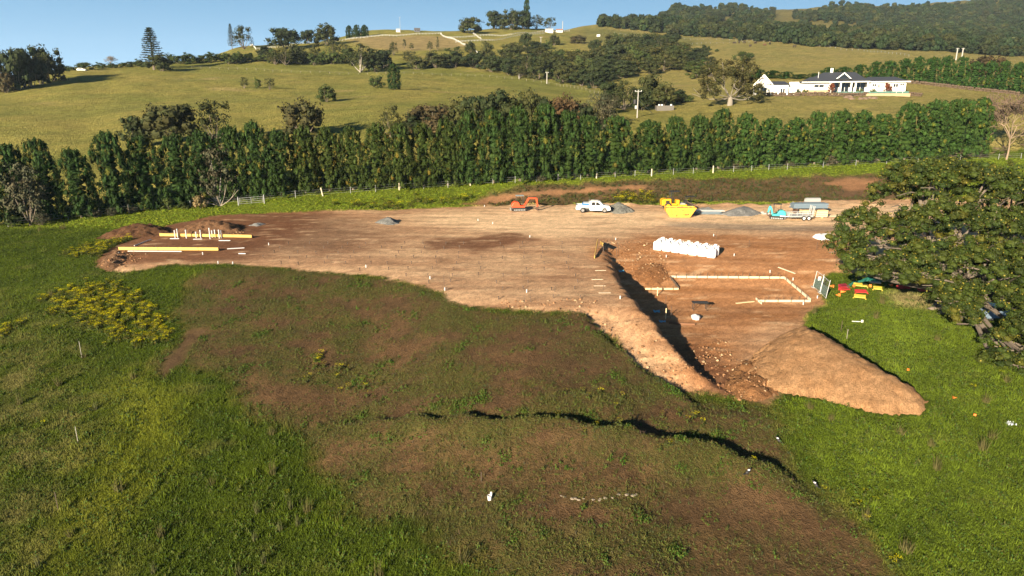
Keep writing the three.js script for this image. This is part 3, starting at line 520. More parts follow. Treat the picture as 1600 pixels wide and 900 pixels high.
treeAt('pencil', 1, 823, 45, 0, 14, 'tall dark spire tree in the homestead grove', { name: 'spire_tree', tint: lTint });
// single bushes on the right hand slopes
[['round', 822, 76, 52, 22, 'round bush left of the twin ridge bushes'], ['round', 866, 71, 53, 20, 'right one of the twin ridge bushes'], ['shrub', 856, 76, 63, 17, 'left one of the twin ridge bushes'], ['brown', 903, 68, 55, 34, 'brownish low thicket below the ridge top'], ['round', 930, 83, 62, 24, 'dark bush right of the brownish thicket'], ['shrub', 944, 86, 74, 20, 'dark bush between thicket and gully'], ['shrub', 903, 83, 75, 9, 'tiny round bush on the slope above the gully'], ['shrub', 874, 93, 77, 19, 'tufted bush left of the tiny round bush'], ['shrub', 964, 63, 51, 18, 'small bush alone under the ridge forest'], ['shrub', 1055, 74, 64, 11, 'small round bush above the gully grove'], ['round', 1100, 85, 70, 21, 'round dark bush alone on the right paddock'], ['shrub', 1120, 81, 76, 8, 'tiny bush right of the round paddock bush'], ['shrub', 1147, 94, 84, 9, 'tiny bush left of the wide paddock bush'], ['shrub', 1164, 95, 80, 30, 'wide low bush on the right paddock']]
  .forEach(([k, px, f, t, w, label], i) => treeAt(k, i, px, f, t, w, label, { name: 'slope_bush', category: 'bush', tint: i % 2 ? lTint : undefined }));
// gully grove: crowns that fill the fold from the ridge down to the transformer pole
{
  const g = [], r = rng(21);
  const band = [[[790, 112], [800, 88]], [[830, 116], [835, 86]], [[870, 120], [870, 96]], [[900, 124], [905, 94]], [[930, 128], [930, 92]], [[955, 126], [960, 80]], [[985, 120], [985, 74]], [[1010, 112], [1010, 72]], [[1035, 108], [1035, 76]], [[1060, 108], [1058, 84]], [[1085, 118], [1080, 94]], [[1110, 120], [1105, 106]]];
  band.forEach(([[x0, f0], [x1, f1]], b) => { const n = Math.max(2, Math.round((f0 - f1) / 6)); for (let i = 0; i < n; i++) { const t = i / (n - 1), f = lerp(f1, f0, t) + r() * 4, h = 19 + r() * 10; g.push([r() < 0.72 ? 'round' : r() < 0.5 ? 'gum' : 'shrub', (r() * 9) | 0, lerp(x1, x0, t) + (r() - 0.5) * 22, f, f - h, 34 + r() * 16, r() < 0.5 ? lTint : r() < 0.3 ? oTint : undefined]); } });
  grove({ label: 'dark bushy tree in the long gully grove', group: 'gully grove' }, g);
}
grove({ label: 'dark tree of the thicket behind the transformer pole', group: 'thicket by the transformer pole' }, [['round', 0, 955, 170, 128, 50, lTint], ['grey', 0, 950, 178, 145, 44, leafTint(0.6, 0.65, 0.6)], ['round', 3, 1012, 165, 113, 48, lTint], ['round', 1, 1035, 166, 128, 44], ['round', 2, 1055, 162, 138, 40, lTint], ['round', 0, 1000, 172, 138, 44], ['shrub', 1, 1072, 160, 146, 24, lTint], ['gum', 2, 975, 172, 120, 44, lTint]]);
grove({ label: 'clump tree along the fold of the middle paddock', group: 'fold of the middle paddock' }, [['round', 0, 800, 118, 92, 40, lTint], ['round', 2, 768, 112, 86, 40], ['gum', 1, 812, 122, 100, 26], ['round', 1, 842, 124, 84, 40, lTint], ['round', 3, 880, 130, 100, 36], ['round', 2, 910, 134, 108, 40], ['shrub', 2, 860, 124, 108, 24], ['round', 0, 930, 138, 112, 36, lTint]]);
// the second hedge, behind the white house
{
  const xs = [1184, 1206, 1228, 1250, 1272, 1294, 1318, 1342, 1366, 1388, 1410, 1432, 1454, 1476, 1498, 1520, 1542, 1564, 1586, 1608];
  const ord = 'first second third fourth fifth sixth seventh eighth ninth tenth eleventh twelfth thirteenth fourteenth fifteenth sixteenth seventeenth eighteenth nineteenth twentieth'.split(' ');
  const foot = [[1180, 122], [1300, 124], [1400, 127], [1480, 133], [1600, 148]], top = [[1180, 107], [1240, 115], [1270, 116], [1290, 107], [1345, 101], [1375, 96], [1440, 89], [1490, 88], [1520, 96], [1600, 97]];
  xs.forEach((x, i) => treeAt('farCypress', i + 2, x, pl(foot, x), pl(top, x) - (i % 3), 31, ord[i] + ' dense conifer from the left in the hedge behind the white house', { name: 'hedge_conifer', group: 'hedge behind the white house', tint: leafTint(0.75, 1.0, 0.85) }));
}
treeAt('brown', 0, 1545, 122, 87, 62, 'spreading brown tree in the hedge right of the house', { name: 'broadleaf_tree', tint: leafTint(0.8, 0.75, 0.8) });
// dead fig by the house: stout pale trunk, writhing pale limbs, thin foliage
{
  const p = P(1140, 165), s = scaleAt(p), t = thing('half_dead_fig', 'half dead fig with writhing white limbs left of the house', 'tree', p), L = new Leaves(91), r = L.r;
  const w = [limb([V(0, -0.5, 0), V(0.1, 1.2, 0), V(0, 2.6, 0)], 0.9, 0.6, 9)], k = m => m / s;
  const ends = [[-45, 26, 2], [-58, 18, -1], [-36, 48, 0], [-18, 44, 3], [-6, 58, -3], [8, 40, 2], [26, 36, -2], [34, 20, 3], [22, 52, 2], [-26, 30, -4], [40, 30, -3], [12, 60, 1]];
  ends.forEach(([x, y, z], i) => {
    const e = V(k(x), k(y), z * 1.6), m = V(k(x) * (0.25 + 0.4 * r()) + (r() - 0.5) * 2, k(y) * (0.3 + 0.4 * r()), z * 1.5 + (r() - 0.5) * 2);
    w.push(limb([V(0, 2.2, 0), m, e], 0.15, 0.05, 6)); const q = V(k(x) * 0.9 + (r() - 0.5) * 3, k(y) + 1.5, z + r() * 2); w.push(limb([m, V((m.x + q.x) / 2, m.y + 0.8, q.z * 0.6), q], 0.15, 0.04, 5));
    if (i !== 1) for (let j = 0; j < 30; j++) L.clump(V(e.x * (0.75 + 0.25 * r()) + (r() - 0.5) * 5, e.y + (r() - 0.55) * 4.5, e.z + (r() - 0.5) * 5), 0.9, 0.7, 20, 0.45, 0.3, greens.olive, { core: r() < 0.35 });
  });
  mesh('trunk', merge(w), std(0.22, 0.195, 0.165, 0.9), t); mesh('crown', L.geo(), leafTint(0.9, 0.8, 0.8), t);
}

// --- forest over the far right hills: one wood, far too many crowns to count
{
  const forest = region([[935, 42], [990, 47], [1060, 56], [1120, 60], [1200, 66], [1290, 76], [1430, 90], [1500, 100], [1640, 112], [1700, 60], [1700, 10], [1600, 4], [1500, 12], [1400, 14], [1300, 13], [1200, 20], [1080, 20], [1000, 30]]);
  const clear = [[[1104, 52], [1130, 28], [1150, 22], [1142, 40], [1120, 54]], [[1196, 44], [1210, 24], [1236, 20], [1256, 34], [1240, 50]], [[1246, 54], [1262, 34], [1300, 38], [1348, 42], [1348, 54], [1280, 57]], [[1375, 48], [1390, 40], [1398, 46]], [[1180, 22], [1195, 17], [1215, 19], [1200, 25]], [[1490, 66], [1540, 62], [1570, 72], [1520, 74]], [[1432, 52], [1458, 46], [1460, 52], [1440, 56]]].map(region);
  const r = rng(33), small = [1, 2, 3].map(q => { const L = new Leaves(800 + q), rr = L.r; for (let i = 0; i < 15; i++) { const d = L.dir(); d.y = Math.abs(d.y); L.clump(V(d.x * 2.9, 3 + d.y * 3.2, d.z * 2.9), 1.7, 1.4, 13, 1.5, 0.95, q === 3 ? greens.olive : greens.dark, { vary: 0.22 }); } L.clump(V(0, 2.6, 0), 3.2, 3.4, 0, 1, 1, greens.dark); for (let i = 0; i < 3; i++) { const d = L.dir(); L.clump(V(d.x * 2, 2, d.z * 2), 1.6, 2, 6, 1.2, 0.8, greens.dark); } return L.geo(); });
  const g = new THREE.Group(); g.name = 'distant_forest'; tag(g, 'dark eucalypt forest over the far right hills', 'forest', null, 'stuff'); scene.add(g);
  const put = [[], [], []], m = new THREE.Matrix4(), q = new THREE.Quaternion(), e = new THREE.Euler();
  for (let D = 560; D < 1800; D += 9.5) for (let a = 0.08; a < 0.95; a += 8.5 / D) {
    const x = a * D + (r() - 0.5) * 7, d = D + (r() - 0.5) * 7; if (r() < 0.08) continue;
    if (D < 1560 && inside(forest, x, d, 10) < 0) continue;
    if (clear.some(c => inside(c, x, d, 8) > 0)) continue;
    if (fbm(x * 0.006 + 4, d * 0.006, 3) > 0.5) continue;
    const s = 0.8 + 0.75 * r(); m.compose(V(x, height(x, d) - 0.6, -d), q.setFromEuler(e.set(0, r() * 6.28, 0)), V(s, s * (0.9 + 0.5 * r()), s)); put[(r() * 3) | 0].push(m.clone());
  }
  put.forEach((list, i) => { const im = new THREE.InstancedMesh(small[i], leafMat, list.length); im.name = 'tree_crowns'; im.userData.kind = 'stuff'; const c = new THREE.Color(); list.forEach((mm, k) => { im.setMatrixAt(k, mm); const v = 0.55 + 0.5 * r(); im.setColorAt(k, c.setRGB(v * (0.72 + 0.28 * r()), v, v * (0.95 + 0.25 * r()))); }); g.add(im); });
  console.log('forest', put.map(l => l.length).join(' '));
}
scene.fog = new THREE.FogExp2(rgb(0.62, 0.76, 0.95).getHex(), 0.00006);

// --- the great fig at the right: short buttressed trunk, wide pale limbs, layered crown of glossy leaf rosettes
{
  const foot = P(1487, 486), s = scaleAt(foot), t = thing('great_fig', 'huge spreading fig tree with olive leaf rosettes at the right edge', 'tree', foot), L = new Leaves(1234), r = L.r;
  const spot = (px, py, near) => { const D = -foot.z - near, u = (px - 800) / F, v = (450 - py) / F, k = D / (CT + v * ST); return V(u * k - foot.x, EYE + k * (v * CT - ST) - foot.y, -D - foot.z); };
  const lobes = [[1432, 290, 0, 3.9, 2.3], [1475, 272, -1.5, 3.6, 1.7], [1500, 295, 1, 4.4, 2.6], [1560, 300, 1.5, 4.6, 2.8], [1620, 315, 0, 5.0, 3.2], [1395, 312, -3, 2.7, 1.9], [1690, 350, 0, 6, 4.2],
    [1322, 384, 1.5, 1.9, 2.0], [1345, 352, 0.5, 2.4, 1.7], [1382, 388, 2, 3.3, 2.5], [1432, 362, 1.5, 3.2, 2.3], [1480, 350, 4, 3.4, 2.4], [1548, 362, 4, 4.3, 2.6], [1606, 376, 4, 4.3, 3.0], [1330, 408, 2, 1.7, 1.2],
    [1420, 412, 4, 2.5, 1.4], [1462, 402, 5, 2.6, 1.6], [1530, 410, 6, 3.2, 2.0], [1590, 420, 6, 3.6, 2.4], [1500, 455, 5, 1.9, 1.4], [1546, 462, 6, 2.4, 1.5], [1450, 436, 5, 1.7, 0.8],
    [1590, 540, 13, 2.3, 1.8], [1630, 520, 13, 2.8, 2.4], [1630, 585, 15, 2.4, 1.9], [1562, 568, 14, 1.5, 1.0], [1650, 470, 9, 3.6, 3.0], [1497, 480, 7.5, 1.6, 1.0], [1600, 470, 8, 2.2, 1.4], [1560, 420, 7, 3.0, 2.0], [1352, 424, 3, 2.0, 1.2], [1402, 428, 5, 2.2, 1.1], [1506, 494, 8, 1.5, 1.1], [1478, 466, 7, 1.5, 1.1]];
  const wood = [limb([V(0, -1.2, 0), V(0.1, 1.0, 0), V(-0.3, 2.6, 0.2)], 1.7, 1.15, 10)];
  for (let i = 0; i < 8; i++) { const a = i / 8 * 6.28 + 0.3; wood.push(limb([V(Math.cos(a) * 2.6, -0.4, Math.sin(a) * 2.6), V(Math.cos(a) * 1.2, 0.35, Math.sin(a) * 1.2), V(Math.cos(a) * 0.5, 1.8, Math.sin(a) * 0.5)], 0.18, 0.5, 6)); }
  for (const [px, py, near, rx, ry] of lobes) {
    const c = spot(px, py, near), n = Math.round(14 + rx * ry * 9);
    const m = V(c.x * 0.45 + (r() - 0.5) * 1.2, lerp(2.4, c.y, 0.4) - 0.4, c.z * 0.45 + (r() - 0.5) * 1.2);
    wood.push(limb([V(c.x * 0.03, 2.2, c.z * 0.03), m, V(c.x * 0.9, c.y - ry * 0.5, c.z * 0.9)], 0.36, 0.1, 7));
    for (let k = 0; k < 5; k++) { const d = L.dir(), e = V(c.x + d.x * rx * 0.85, c.y + d.y * ry * 0.7, c.z + d.z * rx * 0.85); wood.push(limb([V(lerp(m.x, c.x, 0.6), lerp(m.y, c.y - ry * 0.5, 0.6), lerp(m.z, c.z, 0.6)), V((m.x + e.x) / 2 + (r() - 0.5), (c.y + e.y) / 2 - 0.3, (c.z + e.z) / 2 + (r() - 0.5)), e], 0.14, 0.035, 5)); }
    for (let i = 0; i < n; i++) {
      const d = L.dir(); if (d.y < -0.3) d.y = -d.y * 0.8; const f = 0.68 + 0.3 * r(), q = V(c.x + d.x * rx * f, c.y + d.y * ry * f, c.z + d.z * rx * f), w = 0.38 + 0.28 * r();
      L.clump(q, w, w * 0.72, 34, 0.21, 0.11, r() < 0.12 ? [0.062, 0.064, 0.011] : r() < 0.35 ? [0.026, 0.039, 0.009] : [0.038, 0.053, 0.010], { lift: 0.55, spread: 0.8, vary: 0.22, core: r() < 0.75 });
      if (r() < 0.7) for (let k = 0; k < 2; k++) { const e = L.dir(); e.y = Math.abs(e.y); L.leaf(V(q.x + e.x * w, q.y + e.y * w * 0.8, q.z + e.z * w), V(e.x + 0.3 * (r() - 0.5), e.y, e.z + 0.3 * (r() - 0.5)).normalize(), L.dir(), 0.17, 0.14, [0.19, 0.16, 0.025]); }
    }
  }
  mesh('trunk', merge(wood), std(0.16, 0.13, 0.105, 0.95), t);
  mesh('crown', L.geo(), new THREE.MeshPhysicalMaterial({ specularIntensity: 0.25, vertexColors: true, roughness: 0.5, side: THREE.DoubleSide }), t);
}

// --- grass, weeds and yellow flowering fireweed near the drone: uncountable, instanced
function tuft(seed, n, hgt, rad, wid) { // upright blades
  const p = [], r = rng(seed);
  for (let i = 0; i < n; i++) { const a = r() * 6.28, q = rad * Math.sqrt(r()), x = Math.cos(a) * q, z = Math.sin(a) * q, b = r() * 6.28, h = hgt * (0.5 + 0.7 * r()), lx = (r() - 0.5) * h * 0.9 + x * 0.5, lz = (r() - 0.5) * h * 0.9 + z * 0.5, wx = Math.cos(b) * wid / 2, wz = Math.sin(b) * wid / 2;
    p.push(x - wx, -0.02, z - wz, x + wx, -0.02, z + wz, x + lx, h, z + lz); }
  const g = new THREE.BufferGeometry(); g.setAttribute('position', new THREE.BufferAttribute(new Float32Array(p), 3)); g.computeVertexNormals(); return g;
}
function weed(seed, n, hgt, rad, flowers) { // leafy rosette, with or without yellow heads
  const L = new Leaves(seed), r = L.r;
  for (let i = 0; i < n; i++) { const d = L.dir(); d.y = Math.abs(d.y); const f = 0.5 + 0.6 * r(); L.leaf(V(d.x * rad * f, 0.02 + d.y * hgt * f, d.z * rad * f), V(d.x * 0.6, 0.7, d.z * 0.6).addScaledVector(L.dir(), 0.5).normalize(), V(d.x, 0.6, d.z), rad * 0.75, rad * 0.34, [1, 1, 1].map(v => v * (0.7 + 0.6 * r()))); }
  for (let i = 0; i < flowers; i++) { const a = r() * 6.28, q = rad * 0.9 * Math.sqrt(r()); L.leaf(V(Math.cos(a) * q, hgt * (0.95 + 0.25 * r()), Math.sin(a) * q), V((r() - 0.5) * 0.9, 1, (r() - 0.5) * 0.9 + 0.5).normalize(), L.dir(), 0.045, 0.04, [9.5, 7.0, 0.2]); }
  return L.geo();
}
{
  const tuftMat = new THREE.MeshPhysicalMaterial({ specularIntensity: 0.25, color: 0xffffff, roughness: 0.8, side: THREE.DoubleSide }), weedMat = new THREE.MeshPhysicalMaterial({ specularIntensity: 0.25, vertexColors: true, roughness: 0.7, side: THREE.DoubleSide });
  const tallMat = std(0.07, 0.072, 0.022, 0.9), r = rng(404), bins = {}, add = (k, x, D, s, sy, c) => (bins[k] || (bins[k] = [])).push([x, D, s, sy, r() * 6.28, c]);
  const flowerSpots = [[[70, 470], [130, 440], [190, 445], [245, 490], [275, 520], [240, 545], [180, 530], [120, 510], [80, 490]], [[100, 395], [190, 372], [250, 368], [230, 380], [150, 400], [110, 408]], [[470, 570], [520, 565], [600, 595], [585, 622], [530, 610], [480, 590]], [[5, 510], [22, 505], [20, 525], [4, 525]]].map(region);
  const thinSpots = [[[500, 318], [700, 306], [740, 304], [735, 318], [560, 328]], [[930, 320], [960, 300], [1010, 300], [1060, 312], [1010, 320]], [[860, 640], [1100, 690], [1200, 735], [1180, 745], [1000, 705], [880, 670]], [[1250, 690], [1380, 770], [1420, 880], [1390, 900], [1300, 780]], [[860, 590], [1060, 640], [1120, 660], [1060, 675], [900, 640]]].map(region);
  const place = (D0, D1, per, aMax, f) => { for (let D = D0; D < D1; ) { const step = Math.sqrt(1 / per(D)); for (let x = -aMax * D; x < aMax * D; x += step) f(x + (r() - 0.5) * step * 1.6, D + (r() - 0.5) * step * 1.6); D += step; } };
  place(21, 92, D => D < 45 ? 44 : D < 66 ? 28 : 15, 0.95, (x, D) => {
    if (inside(R.mound, x, D, 1) > -0.2) return;
    const g = ground(x, D); const bare = g.kind === 1;
    if (bare) return;
    let fl = 0; for (const q of flowerSpots) fl = Math.max(fl, sstep(-0.8, 1.8, inside(q, x, D, 4) + 1.2 * n2(x * 0.35, D * 0.35)));
    let th = 0; for (const q of thinSpots) th = Math.max(th, sstep(-1.5, 2, inside(q, x, D, 4)));
    if (r() < fl * (x > -15 ? 0.1 : 1.35) * sstep(-0.25, 0.45, fbm(x * 0.7 + 20, D * 0.7, 3))) return add(r() < 0.5 ? 'flower0' : 'flower1', x, D, 0.6 + 0.5 * r(), 0.5 + 0.6 * r(), [0.058, 0.07, 0.014]);
    if (r() < th * 0.010 || (g.kind === 0 && r() < 0.0004)) return add('flower0', x, D, 0.6 + 0.4 * r(), 0.7 + 0.5 * r(), [0.055, 0.066, 0.014]);
    if (g.kind === 2) {
      const k = g.weeds * (0.55 + 0.9 * sstep(-0.3, 0.5, fbm(x * 0.6, D * 0.6, 3)));
      if (r() < k * 0.68) { const v = 0.75 + 0.5 * r(), lush = sstep(0.2, 0.6, fbm(x * 0.25 + 7, D * 0.25, 2)); add('weed' + ((r() * 3) | 0), x, D, 0.36 + 0.4 * r() + 0.35 * lush, 0.4 + 0.5 * r() + 0.5 * lush, [lerp(0.074, 0.050, lush) * v, lerp(0.090, 0.092, lush) * v, lerp(0.020, 0.012, lush) * v]); }
      else if (r() < k * 0.30) add('tuft0', x, D, 0.6 + 0.5 * r(), 0.6 + 0.5 * r(), [0.08, 0.075, 0.033].map(q => q * (0.7 + 0.6 * r())));
      return;
    }
    const patch = sstep(0.1, 0.65, fbm(x * 0.35 + 3, D * 0.35, 3)), v = (0.8 + 0.55 * r()) * (1 + 0.15 * patch), tall = r() < 0.07 ? 2.2 : 1;
    if (r() < 0.0008) return add('tussock', x, D, 1 + 0.8 * r(), 1 + 1.0 * r(), [0.09, 0.082, 0.03]);
    if (r() < 0.10 + 0.12 * patch) return add('weed' + ((r() * 3) | 0), x, D, 0.7 + 0.5 * r(), 0.7 + 0.8 * r(), [0.050 * v, 0.080 * v, 0.013 * v]);
    add(r() < 0.5 ? 'tuft0' : 'tuft1', x, D, 0.8 + 0.5 * r(), (0.55 + 0.4 * r()) * (1 + 0.9 * patch) * tall, [g.c[0] * 1.2 * v, g.c[1] * 1.2 * v, g.c[2] * 1.2 * v]);
  });
  place(92, 150, () => 3.4, 0.86, (x, D) => {
    const g = ground(x, D); if (g.kind === 1 || g.kind === 3) return; let th = 0; for (const q of thinSpots) th = Math.max(th, sstep(-1, 2, inside(q, x, D, 4))); if (r() < th * 0.22) return add('flower1', x, D, 1.4 + r(), 1.2 + 0.6 * r(), [0.058, 0.07, 0.014]);
    if (g.kind === 2) { if (r() < g.weeds * 0.9) add('weed1', x, D, 1.3 + r(), 1.2 + r(), [0.06, 0.066, 0.02].map(q => q * (0.7 + 0.6 * r()))); return; }
    const v = 0.8 + 0.6 * r(); add(r() < 0.25 ? 'weed2' : 'tuft1', x, D, 1.8 + 0.8 * r(), 1.2 + 0.7 * r(), [g.c[0] * 1.35 * v, g.c[1] * 1.35 * v, g.c[2] * 1.3 * v]);
  });
  const geos = { tuft0: tuft(1, 13, 0.17, 0.13, 0.035), tuft1: tuft(2, 13, 0.13, 0.15, 0.04), tussock: tuft(3, 40, 0.5, 0.16, 0.03), weed0: weed(5, 13, 0.13, 0.16, 0), weed1: weed(6, 16, 0.18, 0.2, 0), weed2: weed(7, 11, 0.10, 0.17, 0), flower0: weed(8, 22, 0.42, 0.26, 24), flower1: weed(9, 26, 0.52, 0.3, 30) };
  const names = { tuft: ['grass_tufts', 'green grass on the slopes', 'grass'], tuss: ['dry_tussocks', 'scattered dry tussocks in the grass', 'grass'], weed: ['leafy_weeds', 'low leafy weeds on bank and grass', 'weeds'], flow: ['yellow_flowering_weeds', 'yellow flowering weeds on the slopes', 'weeds'] };
  const groups = {}, m = new THREE.Matrix4(), q = new THREE.Quaternion(), e = new THREE.Euler(), c = new THREE.Color(); let total = 0;
  for (const [k, list] of Object.entries(bins)) {
    const nm = names[k.slice(0, 4)], im = new THREE.InstancedMesh(geos[k], /tu/.test(k.slice(0, 2)) ? tuftMat : weedMat, list.length); im.name = numbered(nm[0]); tag(im, nm[1], nm[2], null, 'stuff');
    list.forEach(([x, D, s, sy, a, cc], i) => { m.compose(V(x, height(x, D) - 0.02, -D), q.setFromEuler(e.set(0, a, 0)), V(s, sy, s)); im.setMatrixAt(i, m); im.setColorAt(i, c.setRGB(...cc)); });
    scene.add(im); total += list.length;
  }
  // a few tall weeds that throw long shadows low in the picture
  [[398, 845], [438, 830], [466, 822], [402, 802], [372, 898], [240, 896], [412, 880], [60, 885], [150, 640], [455, 795]].forEach(([px, py], i) => { const p = P(px, py), m = solo('tall_weed', 'tall dry weed standing in the lower left grass, ' + ['first', 'second', 'third', 'fourth', 'fifth', 'sixth', 'seventh', 'eighth', 'ninth', 'tenth'][[4, 6, 9, 5, 3, 2, 7, 0, 1, 8][i]] + ' from left', 'weed', geos.tussock, tallMat, p, i, 'tall weeds in the lower left grass'); m.scale.set(0.8, 1.3 + 0.1 * (i % 4), 0.8); });
  console.log('plants', total, Object.entries(bins).map(([k, l]) => k + ' ' + l.length).join(', '));
}

// ---------------------------------------------------------------- heaps of soil and gravel
const rockMat = new THREE.MeshPhysicalMaterial({ specularIntensity: 0.25, vertexColors: true, roughness: 1, map: grainMap, bumpMap: grainBump, bumpScale: 0.1, color: rgb(1.4, 1.4, 1.4) });
function heap(name, label, category, outline, top, slope, c0, c1, o = {}) {
  const reg = region(outline), res = o.res || 0.22, lump = o.lump ?? 0.14, nx = Math.ceil((reg.x1 - reg.x0) / res) + 3, nz = Math.ceil((reg.y1 - reg.y0) / res) + 3, pos = [], col = [], uv = [], idx = [], seed = outline[0][0] * 0.37;
  const cx = (reg.x0 + reg.x1) / 2, cz = (reg.y0 + reg.y1) / 2, base = height(cx, cz);
  for (let j = 0; j < nz; j++) for (let i = 0; i < nx; i++) {
    const x = reg.x0 - res + i * res, D = reg.y0 - res + j * res, d = inside(reg, x, D, 2) + 0.35 * fbm(x * 0.9 + seed, D * 0.9, 3);
    const t = top * (o.shape ? o.shape(x - cx, D - cz, reg) : 1), round = Math.max(0, d) * slope, h = t * (1 - Math.exp(-Math.pow(round / t, 1.25)));
    const y = d <= 0 ? height(x, D) - 0.12 : height(x, D) + h + lump * Math.min(1, h / 0.25) * (fbm(x * 0.8 + seed, D * 0.8, 4) + 0.5 * Math.abs(n2(x * 2.3, D * 2.3 + seed)) - 0.15);
    pos.push(x - cx, y - base, -(D - cz)); uv.push(x / 5, D / 5); const m = clamp(0.5 + 0.7 * fbm(x * 0.5 + 9, D * 0.5 + seed, 4)), v = 1 + 0.18 * n2b(x * 2.5, D * 2.5), c = mixc(c0, c1, m); col.push(c[0] * v, c[1] * v, c[2] * v);
  }
  const y = (i, j) => pos[3 * (j * nx + i) + 1] + base, ok = (i, j) => { const x = reg.x0 - res + i * res, D = reg.y0 - res + j * res; return inside(reg, x, D, 2) > -0.6; };
  for (let j = 0; j < nz - 1; j++) for (let i = 0; i < nx - 1; i++) if (ok(i, j)) { const k = j * nx + i; idx.push(k, k + 1, k + nx + 1, k, k + nx + 1, k + nx); }
  const g = new THREE.BufferGeometry(); g.setAttribute('position', new THREE.Float32BufferAttribute(pos, 3)); g.setAttribute('color', new THREE.Float32BufferAttribute(col, 3)); g.setAttribute('uv', new THREE.Float32BufferAttribute(uv, 2)); g.setIndex(idx); g.computeVertexNormals();
  return solo(name, label, category, g, rockMat, [cx, base, -cz]);
}
heap('soil_stockpile', 'big flat topped orange soil stockpile right of the ramp', 'soil heap', [[1160, 588], [1178, 552], [1215, 527], [1265, 523], [1338, 562], [1452, 628], [1440, 648], [1372, 647], [1290, 624], [1240, 618], [1200, 612]], 2.9, 1.2, [0.40, 0.215, 0.102], [0.50, 0.29, 0.15], { lump: 0.08, shape: (x, z) => (0.6 + 0.4 * sstep(-6, 0, x) - 0.15 * sstep(3, 8, x)) * (0.22 + 0.78 * clamp((z + 5.5 + 0.35 * x) / 8)) });
heap('soil_heap', 'low reddish soil heap between the ramp and the big stockpile', 'soil heap', [[1128, 606], [1148, 572], [1182, 556], [1205, 575], [1215, 614], [1192, 630], [1152, 622]], 0.85, 0.5, [0.26, 0.12, 0.052], [0.34, 0.175, 0.08], { lump: 0.3 });
heap('soil_heap', 'long low dark brown soil heap at the left end of the pad', 'soil heap', [[145, 374], [175, 362], [215, 355], [262, 356], [268, 364], [230, 370], [190, 374]], 1.3, 0.55, [0.13, 0.065, 0.036], [0.19, 0.10, 0.055], { lump: 0.3 });
heap('soil_heap', 'peaked brown soil heap behind the yellow formwork', 'soil heap', [[266, 366], [285, 356], [320, 350], [372, 352], [382, 362], [350, 366], [300, 368]], 1.75, 0.6, [0.19, 0.10, 0.055], [0.26, 0.145, 0.08], { lump: 0.3, shape: (x) => 0.55 + 0.45 * sstep(-4, 2, x) });
heap('gravel_heap', 'small grey gravel heap alone on the pad', 'gravel heap', [[584, 348], [604, 344], [622, 344], [624, 350], [606, 352]], 1.3, 0.8, [0.20, 0.205, 0.205], [0.27, 0.27, 0.265], { lump: 0.06, res: 0.15 });
heap('gravel_heap', 'thin patch of pale gravel right of the peaked soil heap', 'gravel heap', [[388, 353], [402, 348], [416, 350], [404, 354]], 0.5, 0.5, [0.26, 0.265, 0.27], [0.34, 0.34, 0.34], { lump: 0.05, res: 0.15 });
heap('gravel_heap', 'tall grey gravel heap just right of the white pickup', 'gravel heap', [[948, 329], [950, 323], [978, 322], [993, 331], [976, 334], [958, 334]], 1.45, 0.9, [0.215, 0.22, 0.205], [0.275, 0.275, 0.255], { lump: 0.08, res: 0.15 });
heap('gravel_heap', 'wide blue grey gravel heap between skip bin and teal excavator', 'gravel heap', [[1122, 335], [1142, 328], [1178, 328], [1193, 334], [1172, 338], [1140, 338]], 1.5, 0.6, [0.215, 0.22, 0.225], [0.29, 0.29, 0.29], { lump: 0.06, res: 0.16 });
heap('gravel_heap', 'low dark grey gravel heap behind the white sheet', 'gravel heap', [[1084, 329], [1092, 326], [1112, 326], [1120, 329]], 0.9, 0.6, [0.19, 0.195, 0.2], [0.25, 0.25, 0.25], { lump: 0.05, res: 0.16 });
heap('soil_heap', 'low ridge of stony soil at the left tip of the pad', 'soil heap', [[150, 418], [162, 402], [185, 392], [205, 396], [190, 416], [172, 426]], 0.5, 0.4, [0.2, 0.105, 0.06], [0.27, 0.16, 0.095], { lump: 0.35 });
heap('soil_heap', 'low reddish spur of soil between the cut and the slab formwork', 'soil heap', [[985, 432], [1003, 412], [1035, 412], [1050, 432], [1030, 446], [1005, 444]], 0.7, 0.4, [0.27, 0.12, 0.05], [0.34, 0.165, 0.075], { lump: 0.15 });
